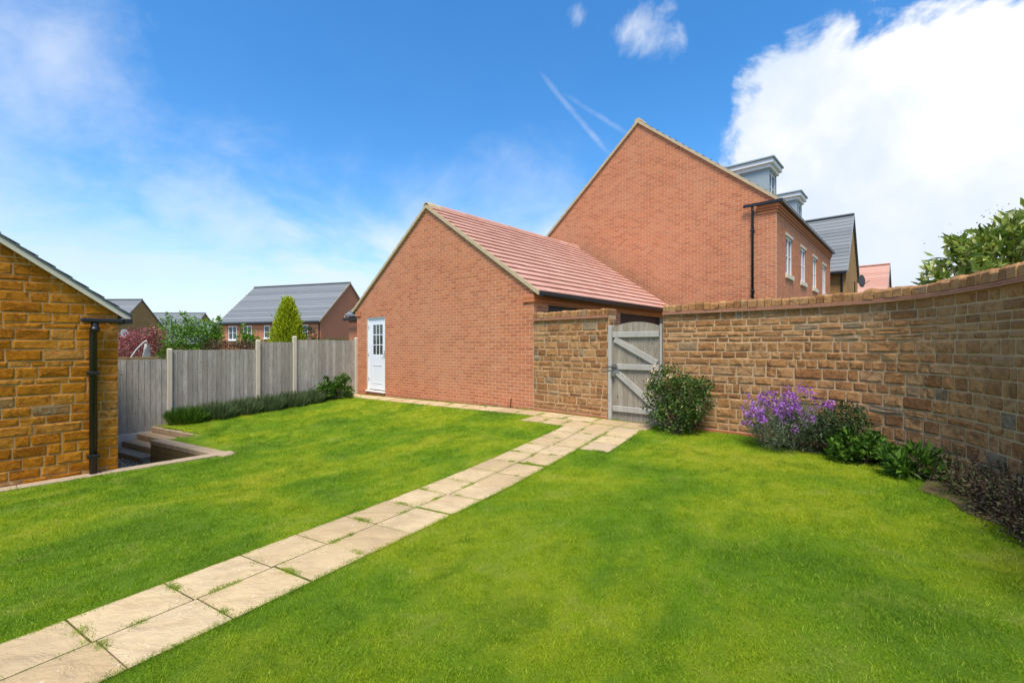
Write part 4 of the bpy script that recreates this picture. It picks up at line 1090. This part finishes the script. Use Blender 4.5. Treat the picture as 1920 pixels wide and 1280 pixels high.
def build_plants():
    rng = random.Random(3)
    # climbing rose beside the gate
    b = wpos(.42, .42); B = g3(b.x, b.y); d = b.length
    c = lambda s, o, z: Vector((*wpos(s, o), z))
    bl = [(c(.22,.33,.78), (.30,.26,.28)), (c(.60,.34,.58), (.30,.26,.36)), (c(.45,.36,.30), (.38,.28,.30)), (c(.05,.38,.45), (.22,.20,.36)), (c(.72,.3,.80), (.17,.18,.17))]
    r = shrub('rose_bush', 'dark green rose bush with a few pale blooms beside the gate', 'shrub', B, bl, 5200, .05, .03, 'leaf_rose', 1, .2, .6, 26, .011)
    pts = [c(-.12,.42,.98)-B, c(.10,.5,1.03)-B, c(-.16,.42,.72)-B, c(-.05,.55,.80)-B, c(.35,.58,.90)-B, c(.75,.5,.42)-B, c(-.1,.55,.60)-B]
    flowers(r, pts, 'petal_cream', .045, rng, 12, .018)
    # tall grassy tuft at its foot
    # purple wallflower
    b = wpos(2.02, .45); B = g3(b.x, b.y)
    bl = [(c(1.82,.42,.33), (.36,.34,.30)), (c(2.2,.42,.34), (.34,.32,.30)), (c(2.0,.52,.22), (.42,.36,.24))]
    root = empty('wallflower', B, 0, 'wallflower bush with purple flower spikes and grey green leaves', 'flowering plant')
    bl0 = [(p-B, rr) for p, rr in bl]; m = MB(); stems(m, (0,0,-.03), bl0, 20, rng, .009); 
    heads = []
    for _ in range(105):
        q = rng.choice(bl0); dv = rdir(rng, .35); e = Vector((q[0].x+dv.x*q[1][0]*1.0, q[0].y+dv.y*q[1][1], max(.12, q[0].z+abs(dv.z)*q[1][2]*.95))); tip = e + Vector((rng.gauss(0,.05), rng.gauss(0,.05), rng.uniform(.03,.22)))
        m.tube([e*.6, e, tip], [.004,.003,.002], 4); heads.append(tip)
    m.build('stem', 'leaf_grey', root, fix=False)
    m = MB(); foliage(m, bl0, 5200, .06, .011, rng, .7, .45); m.build('foliage', 'leaf_grey', root, fix=False)
    flowers(root, heads, 'petal_purple', .034, rng, 15, .024)
    # dark shrub just behind it and three low plants
    b = wpos(2.72,.32); B = g3(b.x,b.y); shrub('evergreen_shrub', 'dark green bushy shrub right behind the purple wallflower', 'shrub', B, [(c(2.70,.30,.34), (.30,.25,.33)), (c(2.5,.36,.25), (.25,.25,.26))], 3200, .045, .02, 'leaf_dark', 4)
    b = wpos(3.05,.45); B = g3(b.x,b.y); shrub('geranium', 'bright green lobed leafy plant right of the dark shrub by the wall', 'plant', B, [(c(2.95,.42,.17), (.30,.24,.17)), (c(3.25,.32,.13), (.24,.20,.14))], 1300, .075, .065, 'leaf_green', 5, .6)
    b = wpos(3.80,.32); B = g3(b.x,b.y); shrub('leafy_perennial', 'small green plant with pointed leaves in the wall border', 'plant', B, [(c(3.80,.30,.13), (.27,.2,.15))], 620, .12, .034, 'leaf_green', 6, .7, .3)
    for k, (s, o, hh, lab) in enumerate(((4.45,.20,.17,'dark purple leaved shrub nearest the small green perennial'), (4.98,.22,.19,'middle dark purple leaved shrub along the curved wall'), (5.48,.24,.21,'nearest dark purple leaved shrub at the right edge of the lawn'))):
        b = wpos(s,o); B = g3(b.x,b.y); r = shrub('purple_shrub', lab, 'shrub', B, [(c(s,o,hh*.8), (.27,.18,hh*.9)), (c(s+.2,o+.02,hh*.65), (.22,.17,hh*.7))], 1300, .034, .017, 'leaf_purple', 10+k, .4, .4, 34, .006, 'purple shrubs along the curved wall')
        rg = random.Random(k); m = MB()
        for _ in range(16):
            a = Vector((rg.gauss(0,.14), rg.gauss(0,.12), hh*.9)); e = a + Vector((rg.gauss(0,.06), rg.gauss(0,.06), rg.uniform(.12,.30))); m.tube([a*.3, a, e], [.005,.004,.002], 4)
            for _ in range(12): p = a.lerp(e, rg.random()); m.mesh(leaf_verts(p, rdir(rg,.4), rdir(rg,1), .03, .015), LF, rg.random())
        m.build('shoot', 'leaf_purple', r, fix=False)
    # soil bed strip below the plants
    m = MB()
    for k in range(60):
        s0, s1 = 1.5+k*.075, 1.5+(k+1)*.075; w_ = lambda s: .40+.10*math.sin(s*3.1)+.05*math.sin(s*9)
        m.face([g3(*wpos(s0,-.02),.014), g3(*wpos(s1,-.02),.014), g3(*wpos(s1,w_(s1)),.010), g3(*wpos(s0,w_(s0)),.010)])
    tag(m.build('border_soil', 'soil', fix=False), kind='structure')
    # lavender along the fence
    for k, (s, off, rad, hh) in enumerate(((4.58,.36,.42,.42),(3.95,.36,.42,.46),(3.35,.34,.40,.46),(2.75,.34,.40,.46),(2.15,.34,.40,.46),(1.6,.34,.36,.42))):
        p = fpt(s) + V*off; B = g3(p.x, p.y); rg = random.Random(40+k)
        lab = ['bright green lavender clump nearest the steps by the fence','second lavender clump from the steps along the fence','third lavender clump from the steps along the fence','fourth lavender clump from the steps along the fence','fifth lavender clump from the steps along the fence','lavender clump next to the glossy shrub by the fence'][k]
        root = empty('lavender', B, 0, lab, 'lavender', 'lavender clumps along the fence'); m = MB()
        for _ in range(1500):
            a = rg.uniform(0,6.283); r = rad*math.sqrt(rg.random()); q = Vector((r*math.cos(a)*.95, r*math.sin(a)*.75, rg.uniform(0,.10)))
            dv = Vector((q.x*1.1+rg.gauss(0,.18), q.y*1.1+rg.gauss(0,.18), .75)).normalized(); l_ = hh*rg.uniform(.5,1.05)*(1-.35*(r/rad)**2)
            s_ = dv.cross(rdir(rg)).normalized()*.0045; e = q+dv*l_; mid = q.lerp(e,.6)
            m.mesh([q-s_, q+s_, mid+s_*1.6, e, mid-s_*1.6], [(0,1,2,3,4)], rg.random())
        m.build('foliage', 'leaf_lavender' if k else 'leaf_green', root, fix=False)
        m = MB()
        for _ in range(8): a = rg.uniform(0,6.28); m.tube([(0,0,-.03),(math.cos(a)*rad*.4,math.sin(a)*rad*.35,.1)], [.008,.004], 5)
        m.build('stem', 'bark', root)
    p = fpt(.95)+V*.42; B = g3(p.x,p.y); shrub('laurel_shrub', 'glossy bright green shrub at the garage end of the fence', 'shrub', B, [(B+Vector((-.22,-.05,.30)), (.30,.26,.30)), (B+Vector((.22,.0,.36)), (.30,.26,.36)), (B+Vector((0,.05,.22)), (.36,.3,.22))], 1500, .10, .06, 'leaf_green', 9, .5)
    # neighbours' planting beyond the fence
    G0 = -1.75
    def T(px, py, d): return D(px, py, d)
    def bush(name, label, px, d, rows, n, ln, wd, mat, seed, cat='shrub', **kw):
        """rows: (px, py, rx_px, ry_px) ellipses at depth d"""
        s = d/F; bl = [(D(x_, y_, d+rng.uniform(-.2,.2)), (rx*s, min(rx,ry*1.3)*s*.9, ry*s)) for (x_, y_, rx, ry) in rows]
        b0 = D(px, 648, d); return shrub(name, label, cat, (b0.x, b0.y, G0), bl, n, ln, wd, mat, seed, nst=10, r0=.03, **kw)
    bush('maple', 'red leaved maple behind the lowest fence panel', 255, 15, [(258,650,34,28),(285,628,22,14),(236,668,18,16)], 3200, .075, .04, 'leaf_red', 20, 'tree')
    bush('viburnum', 'tall loose green shrub behind the fence beside the red maple', 335, 16.5, [(322,640,34,36),(350,632,30,38),(318,605,12,22),(352,600,14,14),(300,662,28,18)], 3600, .10, .045, 'leaf_bright', 21)
    bush('young_tree', 'bright green leafy bush beside the brick house', 392, 17.5, [(388,622,24,22),(402,606,12,12),(378,648,20,14),(398,636,18,16)], 2000, .10, .05, 'leaf_bright', 22, 'tree')
    bush('bronze_hedge', 'bronze leaved hedge behind the second fence panel', 430, 17, [(400,655,26,16),(432,655,26,14),(462,655,24,14)], 2600, .07, .04, 'leaf_bronze', 23, 'hedge')
    bush('small_tree', 'light green bush in front of the brick house windows', 464, 19, [(462,632,16,16),(470,645,20,14),(456,618,8,12)], 1100, .09, .05, 'leaf_bright', 24, 'tree')
    bush('grey_shrub', 'grey green shrub right of the golden conifer', 585, 19.5, [(582,626,14,14),(572,636,14,12)], 1000, .07, .035, 'leaf_dark', 25)
    bush('hedge', 'low green hedge showing above the fence next to the garage', 628, 19, [(612,642,26,10),(645,642,26,9)], 1500, .06, .03, 'leaf_green', 26, 'hedge')
    # golden conifer
    rg = random.Random(31); d = 18.2; s = d/F; b0 = D(540,648,d); B = Vector((b0.x,b0.y,G0)); root = empty('golden_conifer', B, 0, 'golden yellow cone shaped conifer behind the fence', 'tree'); m = MB()
    m.tube([(0,0,0),(0,0,3.0),(0,0,4.6)], [.08,.05,.01], 7); m.build('trunk', 'bark', root); m = MB(); top = CH+(648-563)*s-G0
    for _ in range(1500):       # sprays
        t = rg.random()**.8; z = .5+(top-.55)*t; prof = (1-(max(0,(z-1.9))/(top-1.9))**1.7)**.8 if z > 1.9 else 1.0; rad = 37*s*max(.05,prof)*rg.uniform(.45,1.05); a = rg.uniform(0,6.283)
        q = Vector((rad*math.cos(a), rad*math.sin(a), z)); o = Vector((math.cos(a)*.55, math.sin(a)*.55, .9)).normalized()
        for _ in range(15):
            p = q + Vector((rg.gauss(0,.06), rg.gauss(0,.06), rg.gauss(0,.09))); m.mesh(leaf_verts(p, (o+rdir(rg)*.5).normalized(), rdir(rg,.5), .12*rg.uniform(.6,1.2), .04), LF, rg.random())
    m.build('crown', 'leaf_gold', root, fix=False)
    # laurel hanging over the curved wall, and the thin twiggy birch behind it
    bl = [(D(1800,520,5.55), (.34,.34,.24)), (D(1850,490,5.7), (.42,.42,.32)), (D(1920,470,5.8), (.5,.5,.42)), (D(2010,450,5.9), (.7,.6,.5)), (D(2140,470,6.0), (.8,.7,.6)), (D(1765,522,5.6), (.24,.24,.17)), (D(1830,470,5.7), (.25,.3,.2))]
    q = D(1930,500,5.9); shrub('laurel', 'big leaved laurel with pale edges spilling over the curved wall', 'shrub', (q.x,q.y,-1.75), bl, 5600, .15, .06, 'leaf_laurel', 33, .7, .5, 18, .03)
    rg = random.Random(8); q = D(1960,500,8.2); root = empty('birch', (q.x,q.y,-1.75), 0, 'thin twiggy birch top showing against the sky behind the laurel', 'tree'); m = MB(); lv = MB(); top = D(1905,440,8.2)-q; base = Vector((0,0,0))
    m.tube([base, Vector((0,0,2.6)), Vector((-.2,0,3.7))], [.05,.035,.015], 6)
    for (px, py) in ((1772,452),(1800,432),(1835,420),(1866,398),(1890,402),(1915,410),(1940,395),(1850,440),(1815,455)):
        e = D(px,py,8.2+rg.uniform(-.3,.3)) - Vector((q.x,q.y,-1.75)); a = Vector((-.05,0,2.7+rg.uniform(-.2,.4))); mid = a.lerp(e,.55)+Vector((0,0,.12)); m.tube([a, mid, e], [.014,.008,.002], 4)
        for _ in range(70): 
            p = (mid.lerp(e, rg.uniform(-.2,1.05))) + Vector((rg.gauss(0,.10), rg.gauss(0,.10), rg.gauss(0,.09))); lv.mesh(leaf_verts(p, rdir(rg,-.2), rdir(rg,1), .035, .022), LF, rg.random())
    m.build('trunk', 'bark', root); lv.build('crown', 'leaf_green', root, fix=False)
build_plants()

# ------------------------------------------------------------ houses further away
def far_house(name, label, corner, ang, W, LN, ze, zr, wall, roof, gauge, zb=-1.75, verge='verge', wins=(), gwins=(), pipe=None):
    """local x along the eaves (0..LN), local y away over the depth W; eaves front on y=0, gables at x=0 and x=LN"""
    h = empty(name, (corner[0],corner[1],0), ang, label, 'house')
    m = MB(); prof = [(0,zb),(W,zb),(W,ze),(W/2,zr),(0,ze)]; n = 5
    vs = [(x_, p[0], p[1]) for x_ in (0,LN) for p in prof]; m.mesh(vs, [(0,1,2,3,4),(9,8,7,6,5)] + [(k,5+k,5+(k+1)%5,(k+1)%5) for k in range(5)]); m.build('wall', wall, h)
    p = (zr-ze)/(W/2); rf = MB(); ov = .18; vgs = []
    for s in (0,1):
        y0 = -ov if s == 0 else W+ov; zE = ze-ov*p
        rows = max(3, round(((W/2+ov)**2+(zr-zE)**2)**.5/gauge))
        for k in range(rows):
            t0, t1 = k/rows, (k+1)/rows; ya, yb_ = y0+(W/2-y0)*t0, y0+(W/2-y0)*t1; za, zb2 = zE+(zr-zE)*t0, zE+(zr-zE)*t1; e = .03
            rf.hexa([(-.08,ya,za+.03),(LN+.08,ya,za+.03),(LN+.08,yb_,zb2+.03),(-.08,yb_,zb2+.03),(-.08,ya,za+.09+e),(LN+.08,ya,za+.09+e),(LN+.08,yb_,zb2+.085),(-.08,yb_,zb2+.085)])
        for x_ in (-.10, LN+.04): vg = MB(); vgs.append(vg); vg.hexa([(x_,y0,zE-.02),(x_+.06,y0,zE-.02),(x_+.06,W/2,zr-.02),(x_,W/2,zr-.02),(x_,y0,zE+.09),(x_+.06,y0,zE+.09),(x_+.06,W/2,zr+.10),(x_,W/2,zr+.10)])
    ro = rf.build('roof', roof, h)
    for vg in vgs: vg.build('verge', verge, ro)
    m = MB(); m.bbox((-.1,W/2-.12,zr+.06),(LN+.1,W/2+.12,zr+.16), .04); m.build('ridge', roof, ro)
    m = MB(); m.bbox((-.05,-.30,ze-.28),(LN+.05,-.19,ze-.16)); m.build('gutter', 'black_plastic', h)
    if pipe is not None: m = MB(); m.tube([(pipe,-.06,ze-.2),(pipe,-.06,zb+.5)], .045, 8); m.build('downpipe', 'black_plastic', h)
    for (a, b, c, d, l) in wins: o = window(h, a, b, c, d, 'front', lights=l, rec=-.04); m = MB(); m.box((a-.08,-.1,c-.1),(b+.08,-.002,c-.003)); m.build('sill', 'white_upvc', o)
    for (a, b, c, d, l) in gwins: o = window(h, a, b, c, d, 'side', lights=l, rec=-.04); o.location.x = LN
    return h
def build_far():
    # brick house beyond the fence
    a18 = R(-18); cl = Vector((-14.7-.951*10.2, 35+.309*10.2))
    zE = CH+1.965
    W4 = lambda a, b, t=1.12: (a, b, zE-.35-t, zE-.35)
    far_house('neighbour_house', 'red brick house with wide grey tiled roof beyond the fence', (cl.x, cl.y), a18, 6.9, 10.2, zE+.05, CH+5.2, 'brick_far', 'slate', .34,
        wins=[(*W4(.95,1.85),2),(*W4(2.55,3.42),2),(*W4(4.72,5.30,1.0),1),(*W4(8.1,9.05),2)], gwins=[(4.0,4.7,zE-1.5,zE-.45,1)], pipe=10.1)
    # its little grey-roofed outbuilding tucked in beside the garage
    c = D(654,648,21); far_house('brick_outhouse', 'small brick outhouse with grey roof just left of the garage', (c.x,c.y), R(-30), 3.0, 3.5, CH+1.42, CH+2.4, 'brick_far', 'slate', .3)
    # ironstone houses far left
    def by_apex(name, label, px, py, d, ang, W, LN, rise, **kw):
        ap = D(px, py, d); ca, sa = math.cos(ang), math.sin(ang)
        # apex sits at local (LN, W/2)
        cx = ap.x - (ca*LN - sa*W/2); cy = ap.y - (sa*LN + ca*W/2)
        return far_house(name, label, (cx, cy), ang, W, LN, ap.z-rise, ap.z, 'stone_far', 'slate', .3, **kw)
    hb = by_apex('stone_house', 'ironstone gabled house with grey roof left behind the red maple', 265.5, 563, 46, R(-2), 6.0, 9, 2.95, verge='slate')
    by_apex('stone_house', 'far grey roofed ironstone house between the stone gable and the brick house', 384, 588, 62, R(0), 6.6, 8, 2.9, verge='slate')
    by_apex('stone_house', 'low grey roof of the farthest house left of the brick house', 412, 606, 55, R(4), 6, 9, 2.4, verge='slate')
    # behind the big house: ironstone cottage with steep slate roof and a red-roofed house
    cr = Vector((15.6,21.3,0)); LNc = 9.0; c0 = cr - V*LNc
    far_house('stone_cottage', 'ironstone cottage with steep blue slate roof behind the brick house', (c0.x,c0.y), math.atan2(V.y,V.x), 4.9, LNc, 5.0, 7.93, 'stone_far', 'slate', .26, verge='slate', pipe=LNc-.15)
    r0 = D(1666,495,32); W = 6.0; LNr = 8.0; c1 = r0 - V*LNr - U*W/2
    far_house('red_roof_house', 'far house with pink red tiled roof right of the stone cottage', (c1.x,c1.y), math.atan2(V.y,V.x), W, LNr, r0.z-2.6, r0.z-.1, 'brick_far', 'red_tile', .22, verge='slate')
    # satellite dishes
    def dish(px, py, d, label, face, r=.28, wall_px=None):
        p = D(px,py,d); o = empty('satellite_dish', p, face, label, 'satellite dish'); m = MB(); n = 16; vs = [(0,.05,0)]; 
        for k in range(n): t = 2*math.pi*k/n; vs.append((r*math.cos(t), 0, r*1.08*math.sin(t)))
        m.mesh(vs, [(0,1+k,1+(k+1)%n) for k in range(n)] + [tuple(range(n,0,-1))]); m.build('reflector', 'black_plastic' if px > 900 else 'lead', o)
        m = MB(); m.tube([(0,-.0,-.2),(0,-.32,-.02)], .012, 6); m.build('feed_arm', 'iron', o); m = MB(); m.tube([(0,.05,0),(-.35,.12,-.05),(-.35,.12,-1.6)] if px > 900 else [(0,.05,0),(-.3,.1,.2),(-.3,.1,-1.9)], .022, 6); m.build('bracket', 'black_plastic', o)
    dish(1616,527,21.6,'dark satellite dish at the corner of the stone cottage', R(25))
    dish(233,624,40,'grey satellite dish on the far stone gable', R(20), .3)
    # white garden swing frame and its cloth, and dark beam seen over the lowest fence panel
    d = 13.6; o = empty('garden_swing', (D(262,648,d).x, d, -1.75), 0, 'white framed garden swing with pale cloth behind the lowest fence panel', 'swing seat'); L0 = Vector((D(262,648,d).x, d, -1.75)); m = MB()
    m.tube([D(244,672,d)-L0+Vector((0,0,-1.2)), D(244,672,d)-L0, D(256,655,d)-L0, D(270,641,d)-L0, D(274,639,d)-L0], .02, 6); m.tube([D(274,639,d)-L0, D(282,668,d+.6)-L0, D(286,690,d+.6)-L0+Vector((0,0,-1.2))], .02, 6); m.build('frame', 'white_paint', o)
    m = MB(); q = [D(271,644,d+.1), D(277,646,d+.1), D(281,668,d+.2), D(266,672,d+.1)]; m.hexa([p-L0 for p in q] + [p-L0+Vector((0,.05,0)) for p in q]); m.build('cloth', 'cloth', o)
    p = fpt(5.0)-V*.35; o = empty('pergola_beam', (p.x,p.y,-1.75), math.atan2(-U.y,-U.x), 'dark timber beam on posts just behind the lowest fence panel', 'beam'); m = MB(); m.bbox((0,-.04,2.78),(2.2,.04,2.86)); m.build('beam', 'sleeper_mossy', o)
    for x_ in (.02,2.1): m = MB(); m.bbox((x_,-.035,0),(x_+.07,.035,2.779)); m.build('post', 'sleeper_mossy', o)
build_far()
